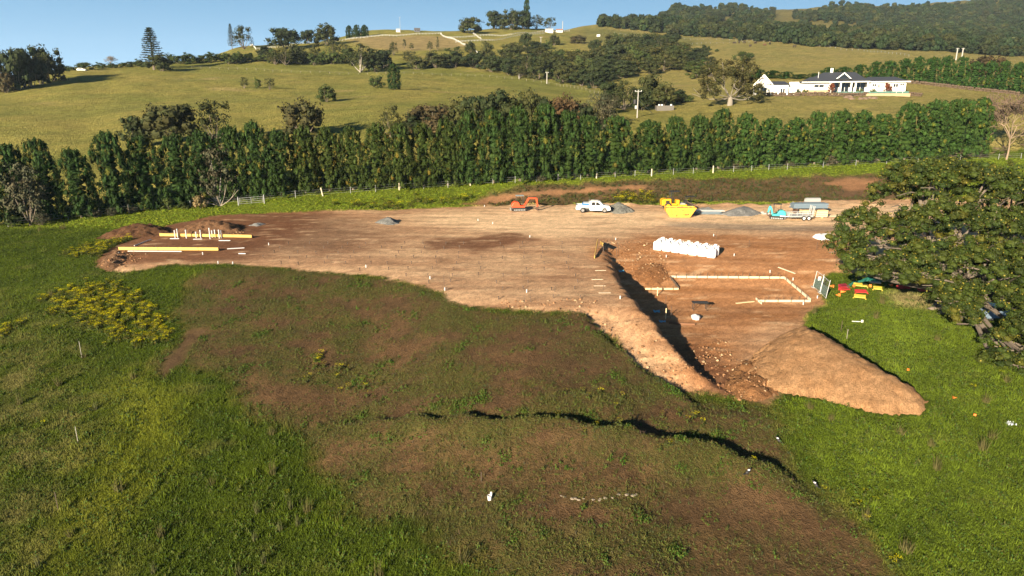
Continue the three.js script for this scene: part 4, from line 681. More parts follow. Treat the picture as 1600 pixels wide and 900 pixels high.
// clods and stones broken off the cut and the heaps
{
  const r = rng(61), list = [], spots = [[[930, 500], [1000, 510], [1090, 600], [1060, 605], [985, 555]], [[1040, 560], [1130, 530], [1200, 600], [1180, 628], [1080, 606]], [[150, 414], [200, 392], [230, 400], [190, 424]], [[280, 368], [370, 366], [385, 362], [300, 372]], [[930, 372], [1040, 380], [1040, 440], [990, 440]], [[760, 470], [930, 470], [935, 500], [840, 486]]].map(region);
  for (const g of spots) { const n = Math.min(800, (g.x1 - g.x0) * (g.y1 - g.y0) * 7); for (let i = 0; i < n; i++) { const x = lerp(g.x0, g.x1, r()), D = lerp(g.y0, g.y1, r()); if (inside(g, x, D) > -0.4) list.push([x, D, 0.03 + 0.13 * r() ** 3.5]); } }
  const geo = new THREE.IcosahedronGeometry(1, 0), im = new THREE.InstancedMesh(geo, new THREE.MeshPhysicalMaterial({ specularIntensity: 0.25, color: 0xffffff, roughness: 1, flatShading: true }), list.length), m = new THREE.Matrix4(), q = new THREE.Quaternion(), e = new THREE.Euler(), c = new THREE.Color();
  im.name = 'soil_clods'; tag(im, 'clods and stones strewn over the cut soil', 'clods', null, 'stuff');
  const ray = new THREE.Raycaster(), piles = scene.children.filter(o => /^soil_(heap|stockpile)/.test(o.name)); piles.forEach(o => o.updateMatrixWorld());
  list.forEach(([x, D, s], i) => { ray.set(V(x, 20, -D), V(0, -1, 0)); const hit = ray.intersectObjects(piles)[0], y = Math.max(height(x, D), hit ? hit.point.y : -99); m.compose(V(x, y, -D), q.setFromEuler(e.set(r() * 6, r() * 6, r() * 6)), V(s, s * 0.7, s * (0.7 + 0.6 * r()))); im.setMatrixAt(i, m); const v = 0.6 + 0.8 * r(), p = r() < 0.2 ? [0.36, 0.26, 0.16] : [0.25, 0.135, 0.07]; im.setColorAt(i, c.setRGB(p[0] * v, p[1] * v, p[2] * v)); });
  scene.add(im);
}

// ---------------------------------------------------------------- materials of made things
const M = {
  white: std(0.78, 0.78, 0.78, 0.35), whiteCloth: std(0.72, 0.72, 0.74, 0.8), pvc: std(0.52, 0.52, 0.54, 0.5), black: std(0.02, 0.02, 0.022, 0.6), rubber: std(0.03, 0.03, 0.03, 0.9), glass: std(0.015, 0.018, 0.022, 0.08), orange: std(0.72, 0.085, 0.03, 0.4), orangePale: std(0.70, 0.24, 0.13, 0.45), yellow: std(0.70, 0.34, 0.015, 0.45), skip: std(0.66, 0.34, 0.04, 0.6), teal: std(0.04, 0.42, 0.42, 0.4), grey: std(0.3, 0.31, 0.32, 0.5), steel: std(0.42, 0.44, 0.46, 0.45, { metalness: 0.5 }), galv: std(0.5, 0.52, 0.53, 0.45, { metalness: 0.3 }), blue: std(0.02, 0.16, 0.5, 0.4), timber: std(0.62, 0.50, 0.30, 0.8), paleTimber: std(0.56, 0.49, 0.37, 0.8), lvl: std(0.60, 0.40, 0.10, 0.7), ply: std(0.62, 0.44, 0.25, 0.8), blueSteel: std(0.20, 0.27, 0.34, 0.5, { metalness: 0.3 }), red: std(0.42, 0.03, 0.03, 0.6), barrierYellow: std(0.58, 0.43, 0.05, 0.6), maroon: std(0.22, 0.015, 0.03, 0.6), cone: std(0.8, 0.2, 0.03, 0.6), greenCloth: std(0.01, 0.13, 0.10, 0.8), soil: std(0.2, 0.1, 0.055, 1), stake: std(0.09, 0.065, 0.05, 0.9), brownSteel: std(0.10, 0.06, 0.045, 0.8), rim: std(0.32, 0.32, 0.33, 0.35, { metalness: 0.6 }), canopyGrey: std(0.25, 0.33, 0.38, 0.5),
};
const wheelGeo = (R0, w) => { const g = new THREE.TorusGeometry(R0 * 0.74, R0 * 0.28, 8, 20); g.scale(1, 1, w / (R0 * 0.56)); return g; }, rimGeo = (R0, w) => { const g = new THREE.CylinderGeometry(R0 * 0.58, R0 * 0.58, w * 0.7, 14); g.rotateX(Math.PI / 2); return g; };
function wheel(parent, x, y, z, R0, w, rim = M.rim) { const t = mesh('wheel', rimGeo(R0, w), rim, parent); t.position.set(x, y, z); mesh('tyre', wheelGeo(R0, w), M.rubber, t); return t; }
const track = (len, hgt, w) => { const s = new THREE.Shape(), r = hgt / 2, a = len / 2 - r; s.absarc(a, r, r, -Math.PI / 2, Math.PI / 2); s.absarc(-a, r, r, Math.PI / 2, Math.PI * 1.5); const g = new THREE.ExtrudeGeometry(s, { depth: w - 0.04, bevelEnabled: true, bevelSize: 0.02, bevelThickness: 0.02, bevelSegments: 1, curveSegments: 6 }); g.translate(0, 0, -(w - 0.04) / 2); return g.index ? g.toNonIndexed() : g; };

// ---------------------------------------------------------------- machines
function miniDigger(label, at, turn, paint, o) { // local +x forward
  const t = thing('mini_excavator', label, 'excavator', at, turn), K = o.k || 1; t.scale.setScalar(K);
  for (const s of [-1, 1]) { const tr = mesh('track', track(2.15, 0.5, 0.32), M.rubber, t); tr.position.z = s * 0.6; const rl = []; for (let i = -3; i <= 3; i++) { const g = new THREE.CylinderGeometry(0.1, 0.1, 0.35, 10); g.rotateX(Math.PI / 2); g.translate(i * 0.26, 0.2, 0); rl.push(g); } mesh('rollers', merge(rl), M.grey, tr); }
  mesh('undercarriage', merge([B(1.1, 0.22, 0.95, 0, 0.35, 0, 0.03), B(0.6, 0.14, 0.6, 0, 0.52, 0)]), M.black, t);
  mesh('blade', merge([B(0.07, 0.34, 1.5, o.blade, 0.27, 0, 0.02), beam(V(o.blade, 0.25, 0.35), V(0, 0.35, 0.3), 0.1, 0.1), beam(V(o.blade, 0.25, -0.35), V(0, 0.35, -0.3), 0.1, 0.1)]), o.bladeMat || M.grey, t);
  const up = new THREE.Group(); up.name = 'house'; t.add(up); up.rotation.y = o.slew || 0;
  mesh('body', merge([extrude([[-1.05, 0.62], [-1.12, 0.85], [-1.0, 1.25], [-0.7, 1.42], [-0.25, 1.38], [-0.05, 1.1], [0.1, 0.8], [0.75, 0.78], [0.8, 0.6]], 1.25, 0.06)]), paint, up);
  mesh('skirt', B(1.7, 0.12, 1.3, -0.15, 0.56, 0, 0.03), M.black, up);
  mesh('seat', merge([B(0.45, 0.14, 0.5, 0.1, 1.02, 0, 0.05), B(0.14, 0.55, 0.46, -0.14, 1.3, 0, 0.05)]), M.black, up);
  mesh('canopy', B(1.25, 0.07, 1.1, 0.1, 2.38, 0, 0.03), o.roof, up);
  for (const [x, z] of [[-0.42, 0.48], [-0.42, -0.48], [0.62, 0.48], [0.62, -0.48]]) mesh('canopy_post', rod(V(x * 1.05, 0.75, z * 1.1), V(x, 2.36, z), 0.028), M.black, up);
  const [a, b, c, d] = o.boom.map(q => V(q[0], q[1], 0)); // foot, knee, tip, bucket pin
  mesh('boom', merge([beam(a, b, 0.2, 0.26), beam(b, c, 0.18, 0.22)]), paint, up);
  mesh('arm', beam(c, d, 0.16, 0.24), paint, up);
  mesh('hydraulic_ram', merge([rod(V(a.x + 0.3, a.y - 0.1, 0), V((a.x + b.x) / 2 + 0.15, (a.y + b.y) / 2, 0), 0.05), rod(V(b.x, b.y + 0.2, 0), V(c.x, c.y + 0.18, 0), 0.05)]), M.black, up);
  const bk = mesh('bucket', extrude([[0.1, 0.1], [0.16, -0.2], [0.02, -0.42], [-0.25, -0.45], [-0.42, -0.2], [-0.36, -0.18], [-0.2, -0.36], [0.0, -0.32], [0.08, -0.12], [-0.05, 0.1]], 0.6, 0.015), M.brownSteel, up); bk.position.copy(d);
  return t;
}
miniDigger('orange mini excavator with bent arm beside the weedy bank', P(811, 329), 0.12, M.orange, { blade: -1.35, roof: M.canopyGrey, boom: [[0.8, 0.75], [1.55, 1.95], [2.75, 1.9], [2.95, 0.55]] });
miniDigger('teal mini excavator with folded arm in front of the trailer', P(1214, 342), 2.75, M.teal, { k: 0.92, blade: -1.2, slew: 0.15, roof: M.black, boom: [[0.75, 0.75], [1.05, 1.8], [1.25, 2.0], [1.45, 0.9]] });

{ // white dual cab pickup
  const t = thing('pickup_truck', 'white dual cab pickup with blue toolbox on its tray', 'pickup', P(926, 331.5), -0.1);
  const side = [[-0.42, 0.48], [-0.55, 1.0], [-0.5, 1.05], [-0.36, 1.72], [-0.1, 1.8], [0.75, 1.79], [1.05, 1.7], [1.62, 1.14], [2.45, 1.02], [2.62, 0.86], [2.66, 0.5], [2.2, 0.42], [2.18, 0.62], [2.02, 0.84], [1.62, 0.84], [1.44, 0.62], [1.42, 0.42], [-0.4, 0.42]];
  const body = extrude(side, 1.66, 0.06); { const p = body.attributes.position; for (let i = 0; i < p.count; i++) if (p.getY(i) > 1.1) p.setZ(i, p.getZ(i) * (1 - 0.16 * (p.getY(i) - 1.1) / 0.7)); body.computeVertexNormals(); }
  mesh('cab', body, M.white, t);
  for (const s of [-1, 1]) { const z = s * 0.845; const lean = (pts) => { const g = extrude(pts, 0.02); const p = g.attributes.position; for (let i = 0; i < p.count; i++) p.setZ(i, p.getZ(i) + s * (0.905 - 0.16 * 0.86 * (p.getY(i) - 1.1) / 0.7)); return g; };
    mesh('side_window', lean([[-0.22, 1.2], [-0.18, 1.66], [0.32, 1.68], [0.34, 1.2]]), M.glass, t); mesh('side_window', lean([[0.46, 1.2], [0.46, 1.68], [0.72, 1.68], [1.3, 1.2]]), M.glass, t);
    const dl = mesh('decal', merge([extrude([[-0.15, 0.72], [0.0, 1.0], [0.2, 1.02], [0.1, 0.95], [0.02, 0.72]], 0.012), extrude([[0.5, 0.72], [0.58, 0.98], [0.78, 1.0], [0.68, 0.86], [0.7, 0.72]], 0.012)]), M.maroon, t); dl.position.z = s * 0.9; const d2 = mesh('decal', merge([extrude([[0.16, 0.74], [0.28, 1.0], [0.46, 1.0], [0.36, 0.87], [0.4, 0.72]], 0.012), extrude([[0.8, 0.74], [1.2, 0.68], [0.8, 0.69]], 0.012)]), M.red, t); d2.position.z = s * 0.9;
    mesh('mirror', B(0.12, 0.16, 0.16, 1.12, 1.22, s * 0.98, 0.03), M.white, t); mesh('headlight', B(0.2, 0.14, 0.34, 2.6, 0.88, s * 0.66, 0.04), M.galv, t); mesh('sill_step', B(1.7, 0.06, 0.16, 0.55, 0.36, s * 0.9), M.black, t);
  }
  const ws = extrude([[-0.72, 0], [0.72, 0], [0.62, 0.68], [-0.62, 0.68]], 0.02); ws.rotateY(Math.PI / 2); ws.rotateZ(0.79); ws.translate(1.57, 1.22, 0); mesh('windscreen', ws, M.glass, t);
  mesh('tray', merge([B(2.1, 0.1, 1.85, -1.55, 0.86, 0), B(2.1, 0.34, 0.05, -1.55, 1.04, 0.9), B(2.1, 0.34, 0.05, -1.55, 1.04, -0.9), B(0.05, 0.34, 1.85, -2.58, 1.04, 0), B(0.9, 0.34, 0.2, -2.15, 0.62, 0.75), B(0.9, 0.34, 0.2, -2.15, 0.62, -0.75), B(2.6, 0.16, 0.7, -1.4, 0.66, 0)]), M.galv, t);
  mesh('headboard', merge([B(0.06, 0.9, 0.06, -0.58, 1.4, 0.8), B(0.06, 0.9, 0.06, -0.58, 1.4, -0.8), B(0.06, 0.06, 1.66, -0.58, 1.85, 0), B(0.05, 0.05, 1.6, -0.58, 1.5, 0)]), M.galv, t);
  mesh('toolbox', B(1.05, 0.46, 1.6, -1.15, 1.2, 0, 0.03), M.blue, t); mesh('toolbox_lid', B(1.0, 0.12, 1.5, -1.0, 1.5, 0, 0.03), M.galv, t);
  mesh('bull_bar', merge([B(0.18, 0.28, 1.8, 2.78, 0.5, 0, 0.06), rod(V(2.82, 0.6, -0.5), V(2.72, 1.12, -0.45), 0.035), rod(V(2.82, 0.6, 0.5), V(2.72, 1.12, 0.45), 0.035), rod(V(2.74, 1.1, -0.5), V(2.74, 1.1, 0.5), 0.035)]), M.black, t);
  mesh('grille', B(0.06, 0.22, 0.95, 2.68, 0.84, 0, 0.02), M.black, t); mesh('chassis', B(4.6, 0.18, 1.0, 0, 0.42, 0), M.black, t);
  for (const x of [-1.55, 1.8]) for (const s of [-1, 1]) wheel(t, x, 0.4, s * 0.8, 0.4, 0.27);
}
{ // skip bin, boat shaped, full of soil
  const t = thing('skip_bin', 'yellow boat shaped skip bin full of soil', 'skip bin', P(1062, 338.5), -0.06), w = 1.75, wall = 0.06;
  mesh('shell', merge([extrude([[-1.55, 0.02], [1.35, 0.02], [2.25, 1.42], [2.17, 1.42], [1.3, 0.1], [-1.5, 0.1], [-2.12, 0.95], [-2.12, 1.42], [-2.2, 1.42], [-2.2, 0.9]], w), extrude([[-1.55, 0.02], [1.35, 0.02], [2.25, 1.42], [-2.2, 1.42], [-2.2, 0.9]], wall).translate(0, 0, w / 2), extrude([[-1.55, 0.02], [1.35, 0.02], [2.25, 1.42], [-2.2, 1.42], [-2.2, 0.9]], wall).translate(0, 0, -w / 2)]), M.skip, t);
  for (const s of [-1, 1]) mesh('rim_rail', B(4.5, 0.1, 0.1, 0.02, 1.42, s * (w / 2 + 0.05), 0.02), M.skip, t);
  for (const x of [-1.5, -0.5, 0.5, 1.35]) for (const s of [-1, 1]) mesh('rib', B(0.08, 0.95, 0.06, x, 0.85, s * (w / 2 + 0.055)), M.skip, t);
  for (const x of [-0.9, 0.9]) for (const s of [-1, 1]) { const g = new THREE.CylinderGeometry(0.07, 0.07, 0.16, 10); g.rotateX(Math.PI / 2); g.translate(x, 0.95, s * (w / 2 + 0.12)); mesh('lifting_lug', g, M.skip, t); }
  for (const [x, y, sx, sy] of [[-1.2, 0.5, 0.14, 0.05], [0.7, 0.42, 0.42, 0.1], [1.1, 0.5, 0.1, 0.12], [0.25, 1.12, 0.2, 0.06], [-0.6, 0.3, 0.08, 0.2]]) { const g = new THREE.CircleGeometry(1, 9); g.scale(sx, sy, 1); g.translate(x, y, w / 2 + 0.036); mesh('rust_patch', g, std(0.3, 0.09, 0.03, 0.9), t); }
  const g = new THREE.PlaneGeometry(4.1, w - 0.06, 26, 12); g.rotateX(-Math.PI / 2); const p = g.attributes.position; for (let i = 0; i < p.count; i++) p.setY(i, 1.28 + 0.16 * fbm(p.getX(i) * 1.5, p.getZ(i) * 1.5, 3)); g.computeVertexNormals(); mesh('soil_load', g, M.soil, t);
}
{ // yellow smooth drum roller behind the skip
  const t = thing('road_roller', 'yellow roller with black canopy behind the skip bin', 'roller', P(1050, 327), 0.05);
  mesh('engine_hood', merge([extrude([[-1.75, 0.75], [-1.8, 1.5], [-1.5, 1.68], [-0.45, 1.68], [-0.4, 0.75]], 1.3, 0.06)]), M.yellow, t); mesh('hood_vent', B(0.62, 0.34, 1.46, -0.95, 1.3, 0), M.black, t);
  mesh('platform', merge([B(1.0, 0.35, 1.3, 0.1, 0.85, 0, 0.04), B(0.5, 0.75, 1.1, 0.75, 1.2, 0, 0.06)]), M.yellow, t);
  mesh('seat', merge([B(0.45, 0.14, 0.5, 0.05, 1.15, 0, 0.05), B(0.14, 0.55, 0.5, -0.2, 1.4, 0, 0.05)]), M.black, t);
  mesh('rollover_frame', merge([rod(V(-0.4, 1.0, 0.6), V(-0.4, 2.85, 0.6), 0.05), rod(V(-0.4, 1.0, -0.6), V(-0.4, 2.85, -0.6), 0.05), rod(V(-0.1, 1.0, 0.6), V(-0.15, 2.85, 0.6), 0.04), rod(V(-0.1, 1.0, -0.6), V(-0.15, 2.85, -0.6), 0.04)]), M.black, t); mesh('canopy', B(1.6, 0.1, 1.4, 0.25, 2.88, 0, 0.04), M.black, t); mesh('exhaust', rod(V(-1.1, 1.65, 0.2), V(-1.1, 2.2, 0.2), 0.05), M.black, t);
  for (const s of [-1, 1]) wheel(t, -0.85, 0.6, s * 0.62, 0.62, 0.4, M.yellow);
  const dr = new THREE.CylinderGeometry(0.55, 0.55, 1.35, 24); dr.rotateX(Math.PI / 2); dr.translate(1.55, 0.55, 0); mesh('drum', dr, M.grey, t);
  mesh('drum_yoke', merge([B(1.5, 0.2, 0.08, 1.4, 0.75, 0.75), B(1.5, 0.2, 0.08, 1.4, 0.75, -0.75), B(0.1, 0.25, 1.5, 0.75, 0.75, 0)]), M.yellow, t);
}
{ // small dark roller with its own canopy
  const t = thing('compact_loader', 'small dark machine with low black canopy right of the roller', 'loader', P(1074, 327), 0.1);
  mesh('chassis', merge([B(1.5, 0.5, 0.9, 0, 0.75, 0, 0.08), B(0.5, 0.5, 0.8, -0.4, 1.2, 0, 0.06)]), M.black, t); for (const x of [-0.5, 0.55]) for (const s of [-1, 1]) wheel(t, x, 0.42, s * 0.5, 0.42, 0.3, M.grey);
  mesh('canopy', B(1.5, 0.09, 1.1, 0.35, 2.05, 0, 0.03), M.black, t); mesh('canopy_post', merge([rod(V(-0.45, 1, 0.4), V(-0.3, 2.05, 0.4), 0.04), rod(V(-0.45, 1, -0.4), V(-0.3, 2.05, -0.4), 0.04), rod(V(0.3, 1, 0.4), V(0.55, 2.05, 0.4), 0.03)]), M.black, t); mesh('loader_arm', merge([beam(V(-0.3, 1.3, 0.5), V(1.1, 0.6, 0.5), 0.1, 0.14), beam(V(-0.3, 1.3, -0.5), V(1.1, 0.6, -0.5), 0.1, 0.14)]), M.brownSteel, t); const bk = mesh('bucket', extrude([[0, 0], [0.55, -0.02], [0.05, 0.06], [0.05, 0.5], [0, 0.55]], 1.3, 0.02), M.brownSteel, t); bk.position.set(1.05, 0.1, 0);
}
{ // tandem plant trailer with ramps up
  const t = thing('plant_trailer', 'grey tandem axle plant trailer with raised ramps', 'trailer', P(1249, 343), 0.03);
  mesh('deck', merge([B(3.4, 0.1, 1.7, -0.1, 0.62, 0), B(3.4, 0.14, 0.1, -0.1, 0.55, 0.8), B(3.4, 0.14, 0.1, -0.1, 0.55, -0.8)]), M.galv, t); for (const s of [-1, 1]) mesh('side_rail', merge([B(3.3, 0.07, 0.06, -0.1, 1.0, s * 0.85), ...[-1.6, -0.8, 0, 0.8, 1.5].map(x => B(0.06, 0.4, 0.06, x, 0.82, s * 0.85))]), M.galv, t);
  mesh('drawbar', merge([beam(V(-1.8, 0.55, 0.6), V(-2.9, 0.52, 0), 0.1, 0.12), beam(V(-1.8, 0.55, -0.6), V(-2.9, 0.52, 0), 0.1, 0.12), rod(V(-2.7, 0.02, 0), V(-2.7, 0.6, 0), 0.05)]), M.galv, t); mesh('front_board', B(0.06, 0.5, 1.7, -1.8, 0.9, 0), M.galv, t);
  for (const s of [-1, 1]) { mesh('ramp', merge([...[-0.3, 0.3].map(z => beam(V(1.62, 0.6, s * 0.5 + z * 0.7), V(1.78, 2.05, s * 0.5 + z * 0.7), 0.07, 0.09)), ...[0.2, 0.5, 0.8, 1.1, 1.4].map(h => beam(V(1.62 + h * 0.11, 0.6 + h, s * 0.5 - 0.22), V(1.62 + h * 0.11, 0.6 + h, s * 0.5 + 0.22), 0.05, 0.05))]), M.galv, t); mesh('mudguard', B(1.45, 0.05, 0.28, 0.55, 0.78, s * 0.98, 0.02), M.galv, t); for (const x of [0.2, 0.9]) wheel(t, x, 0.34, s * 0.98, 0.34, 0.22, M.white); }
}
// ---------------------------------------------------------------- stacks and materials along the back of the pad
const boxAt = (px, py, lift = 0) => { const p = P(px, py); p.y += lift; return p; };
{
  const a = P(1104, 335), t = thing('steel_bundle', 'bluish steel bars under the long white sheet', 'steel', a, -0.02); for (let i = 0; i < 9; i++) mesh('bar', rod(V(-2.3 + (i * 7 % 4) * 0.15, 0.1 + (i % 3) * 0.14, -0.6 + i * 0.14), V(2.3 - (i * 5 % 3) * 0.2, 0.1 + (i % 3) * 0.14, -0.6 + i * 0.14), 0.06, 0.06, 6), M.blueSteel, t); for (const x of [-1.4, 0, 1.4]) mesh('bearer', B(0.1, 0.08, 1.6, x, 0.0, 0), M.timber, t);
  solo('white_sheet', 'long thin white sheet lying on the steel bundle', 'sheet', B(5.0, 0.07, 1.2, 0, 0.56, -0.3, 0.02), M.white, a.clone().add(V(0.2, 0, 0)), -0.02);
  solo('pipe_offcut', 'short pale pipe lengths left of the teal excavator', 'pipes', merge([rod(V(-0.7, 0.15, 0), V(0.7, 0.15, 0.1), 0.13), rod(V(-0.6, 0.15, 0.4), V(0.9, 0.15, 0.3), 0.13), rod(V(-0.9, 0.35, 0.2), V(-0.5, 0.35, 0.2), 0.13)]), M.galv, P(1197, 335));
  const b = P(1262, 333), s = thing('formwork_stack', 'stack of blue grey steel panels behind the trailer', 'steel panels', b, 0.02); for (let i = 0; i < 6; i++) mesh('panel', B(5.4 - (i % 2) * 0.25, 0.11, 1.5, (i % 3) * 0.08, 0.9 + i * 0.125, 0, 0.01), M.blueSteel, s); for (const x of [-2, 0, 2]) mesh('bearer', B(0.14, 0.86, 1.4, x, 0.42, 0), M.brownSteel, s);
  const c = P(1270, 340), w = thing('plywood_pack', 'pack of new plywood sheets behind the trailer ramps', 'plywood', c, 0.03); for (let i = 0; i < 9; i++) mesh('sheet', B(3.8, 0.105, 1.1, (i * 7 % 3) * 0.03, 0.2 + i * 0.113, 0), i % 3 ? M.ply : M.paleTimber, w); mesh('bearer', merge([B(0.1, 0.13, 1.1, -1.2, 0.07, 0), B(0.1, 0.13, 1.1, 1.2, 0.07, 0)]), M.timber, w);
  const d = P(1269, 326), r = thing('mesh_roll', 'grey rolls of wire mesh heaped behind the steel panels', 'wire mesh', d.add(V(0, 0.2, -0.6)), 0.02); for (const [x, y, z] of [[0, 0.45, 0], [0, 0.45, 0.85], [0, 1.1, 0.4]]) { const g = new THREE.CylinderGeometry(0.44, 0.44, 2.3, 18, 5, true); g.rotateZ(Math.PI / 2); g.translate(x, y, z); mesh('roll', g, M.grey, r); }
  for (const [px, label] of [[1243, 'crumpled white bag left of the mesh rolls'], [1254, 'crumpled white bag against the mesh rolls']]) { const g = new THREE.SphereGeometry(0.55, 14, 10), p = g.attributes.position; for (let i = 0; i < p.count; i++) { const k = 1 + 0.25 * n3(p.getX(i) * 3 + px, p.getY(i) * 3, p.getZ(i) * 3); p.setXYZ(i, p.getX(i) * k, Math.max(-0.4, p.getY(i) * k * 0.9), p.getZ(i) * k); } g.computeVertexNormals(); solo('white_bag', label, 'bag', g, M.whiteCloth, P(px, 327).add(V(0, 0.5, -0.8))); }
  const planks = thing('plank_scatter', 'loose pale planks on the ground right of the plywood', 'planks', P(1303, 338)); [[0, 0.04, 0, 3, 0.15], [0.4, 0.08, 0.6, 2.6, -0.1], [-0.5, 0.05, -0.6, 2.2, 0.35], [0.8, 0.05, -0.9, 2.4, 0.05]].forEach(([x, y, z, l, a2]) => { const m = mesh('plank', B(l, 0.05, 0.2, 0, 0, 0), M.paleTimber, planks); m.position.set(x, y, z); m.rotation.y = a2; });
  const wc = new THREE.CylinderGeometry(0.32, 0.4, 0.5, 14); wc.translate(0, 0.25, 0); solo('green_tub', 'small green tub right of the plywood pack', 'tub', merge([wc, new THREE.TorusGeometry(0.34, 0.04, 6, 16).rotateX(Math.PI / 2).translate(0, 0.5, 0)]), std(0.05, 0.4, 0.25, 0.6), P(1290, 337));
  // white plastic sheet thrown over a low stack by the fig
  const g = new THREE.PlaneGeometry(2.6, 2.2, 20, 14); g.rotateX(-Math.PI / 2); const p = g.attributes.position; for (let i = 0; i < p.count; i++) { const x = p.getX(i), z = p.getZ(i), e = Math.min(1, (1 - Math.abs(x) / 1.3) * 3, (1 - Math.abs(z) / 1.1) * 3); p.setY(i, 0.03 + Math.max(0, e) * 0.5 + 0.1 * n2(x * 2.2, z * 2.2)); } g.computeVertexNormals(); solo('white_tarp', 'white plastic tarp over a low stack beside the fig', 'tarp', g, M.whiteCloth, P(1290, 373), 0.1);
}
// ---------------------------------------------------------------- bulk bags, two rows of seven
{
  const bag = seed => { // filled woven sack: bulging square body, gathered top, four lifting loops
    const g = new RoundedBoxGeometry(0.94, 0.95, 0.94, 6, 0.16), p = g.attributes.position; for (let i = 0; i < p.count; i++) { let x = p.getX(i), y = p.getY(i) + 0.475, z = p.getZ(i); const b = 1 + 0.09 * Math.sin(Math.PI * clamp(y / 0.95)) + 0.05 * n3(x * 3 + seed, y * 3, z * 3); x *= b; z *= b; if (y > 0.8) y += 0.10 * n3(x * 5, seed, z * 5) + 0.05; p.setXYZ(i, x, y, z); } g.computeVertexNormals(); return g.toNonIndexed();
  };
  const bodies = [1, 2, 3].map(bag), neck = [1, 2, 3].map(s => { const g = new THREE.CylinderGeometry(0.16, 0.3, 0.3, 12, 3, true), p = g.attributes.position; for (let i = 0; i < p.count; i++) { const k = 1 + 0.4 * n3(p.getX(i) * 6, p.getY(i) * 4 + s, p.getZ(i) * 6); p.setX(i, p.getX(i) * k + 0.06 * s * (p.getY(i) + 0.15)); p.setZ(i, p.getZ(i) * k); } g.translate(0, 1.08, 0); g.computeVertexNormals(); return g; });
  const loop = new THREE.TorusGeometry(0.13, 0.022, 5, 10, Math.PI), ord = ['leftmost', 'second from left', 'third from left', 'middle', 'third from right', 'second from right', 'rightmost'];
  const A = P(1027, 392), C = P(1110, 404), step = V().subVectors(C, A).divideScalar(6), back = V(step.z, 0, -step.x).normalize().multiplyScalar(-1); if (back.z > 0) back.multiplyScalar(-1);
  for (let row = 0; row < 2; row++) for (let i = 0; i < 7; i++) {
    const p = A.clone().addScaledVector(step, i + (row ? 0.12 : 0)).addScaledVector(back, row * 1.06 + 0.45 + ((i * 7 + row * 3) % 4) * 0.03); p.y = height(p.x, -p.z) - 0.02; const k = (i * 2 + row) % 3;
    const t = thing('bulk_bag', 'full white bulk bag, ' + ord[i] + ' of the ' + (row ? 'back' : 'front') + ' row', 'bulk bag', p, Math.atan2(-step.z, step.x) + ((i * 37 + row * 11) % 9 - 4) * 0.03, 'white bulk bags on the lower ground'); t.scale.setScalar(step.length() / 1.0);
    mesh('sack', bodies[k], M.whiteCloth, t); mesh('gathered_neck', neck[(k + row) % 3], M.whiteCloth, t);
    for (const [x, z] of [[-0.33, -0.33], [0.33, -0.33], [-0.33, 0.33], [0.33, 0.33]]) { const l = mesh('lifting_loop', loop, M.whiteCloth, t); l.position.set(x, 0.93, z); l.rotation.y = (x * 5 + z * 3 + i); }
  }
}
// ---------------------------------------------------------------- formwork in the lower ground
function board(name, label, a, b, mat, o = {}) { // board on edge between two ground points, with its pegs
  const A = P(...a), C = P(...b), t = thing(name, label, o.category || 'formwork', A), d = V().subVectors(C, A), h = o.h || 0.28; mesh('board', beam(V(0, h / 2 + 0.02, 0), V(d.x, d.y + h / 2 + 0.02, d.z), o.w || 0.07, h), mat, t);
  const n = o.pegs ?? Math.floor(d.length() / 1.1); for (let i = 0; i < n; i++) { const k = (i + 0.5) / n, s = V(-d.z, 0, d.x).normalize().multiplyScalar(0.1); mesh('peg', B(0.05, h + 0.28, 0.05, d.x * k + s.x, d.y * k + (h + 0.2) / 2, d.z * k + s.z), M.stake, t); }
  return t;
}
board('formwork_board', 'long back board of the pale slab formwork', [1048, 434], [1226, 435.5], M.paleTimber, { h: 0.22, w: 0.12 });
board('formwork_board', 'right hand board of the pale slab formwork', [1226, 436], [1266, 470], M.paleTimber, { h: 0.22, w: 0.14 });
board('formwork_board', 'front board of the pale slab formwork', [1184, 472], [1266, 472], M.paleTimber, { h: 0.22, w: 0.12 });
board('formwork_board', 'short slanting board at the left end of the slab formwork', [1047, 434], [1060, 451], M.stake, { h: 0.22 });
board('formwork_board', 'tan formwork board running into the shade of the cut', [1008, 453], [1060, 453], M.timber, { h: 0.2 });
board('formwork_offcut', 'short board at the left end of the front formwork', [1181, 468], [1190, 476], M.paleTimber, { h: 0.2, pegs: 1 });
board('plank', 'tan plank on the ground left of the front formwork', [1150, 474.5], [1178, 471.5], M.timber, { h: 0.06, w: 0.2, pegs: 0, category: 'plank' });
board('plank', 'loose pale plank behind the slab formwork', [1216, 418], [1243, 428], M.paleTimber, { h: 0.06, w: 0.2, pegs: 0, category: 'plank' });
for (const [a, b, label] of [[[938, 381], [942, 392], 'yellow board leaning over the top of the cut'], [[929, 404], [933, 386], 'second yellow board leaning at the edge of the cut']]) { const A = P(...a), C = P(...b), t = thing('leaning_board', label, 'board', A); mesh('board', beam(V(0, 0.15, 0), V(C.x - A.x, 0.75, C.z - A.z), 0.06, 0.4), M.lvl, t); mesh('prop', rod(V((C.x - A.x), -0.1, C.z - A.z + 0.5), V((C.x - A.x), 0.85, (C.z - A.z)), 0.04), M.stake, t); }
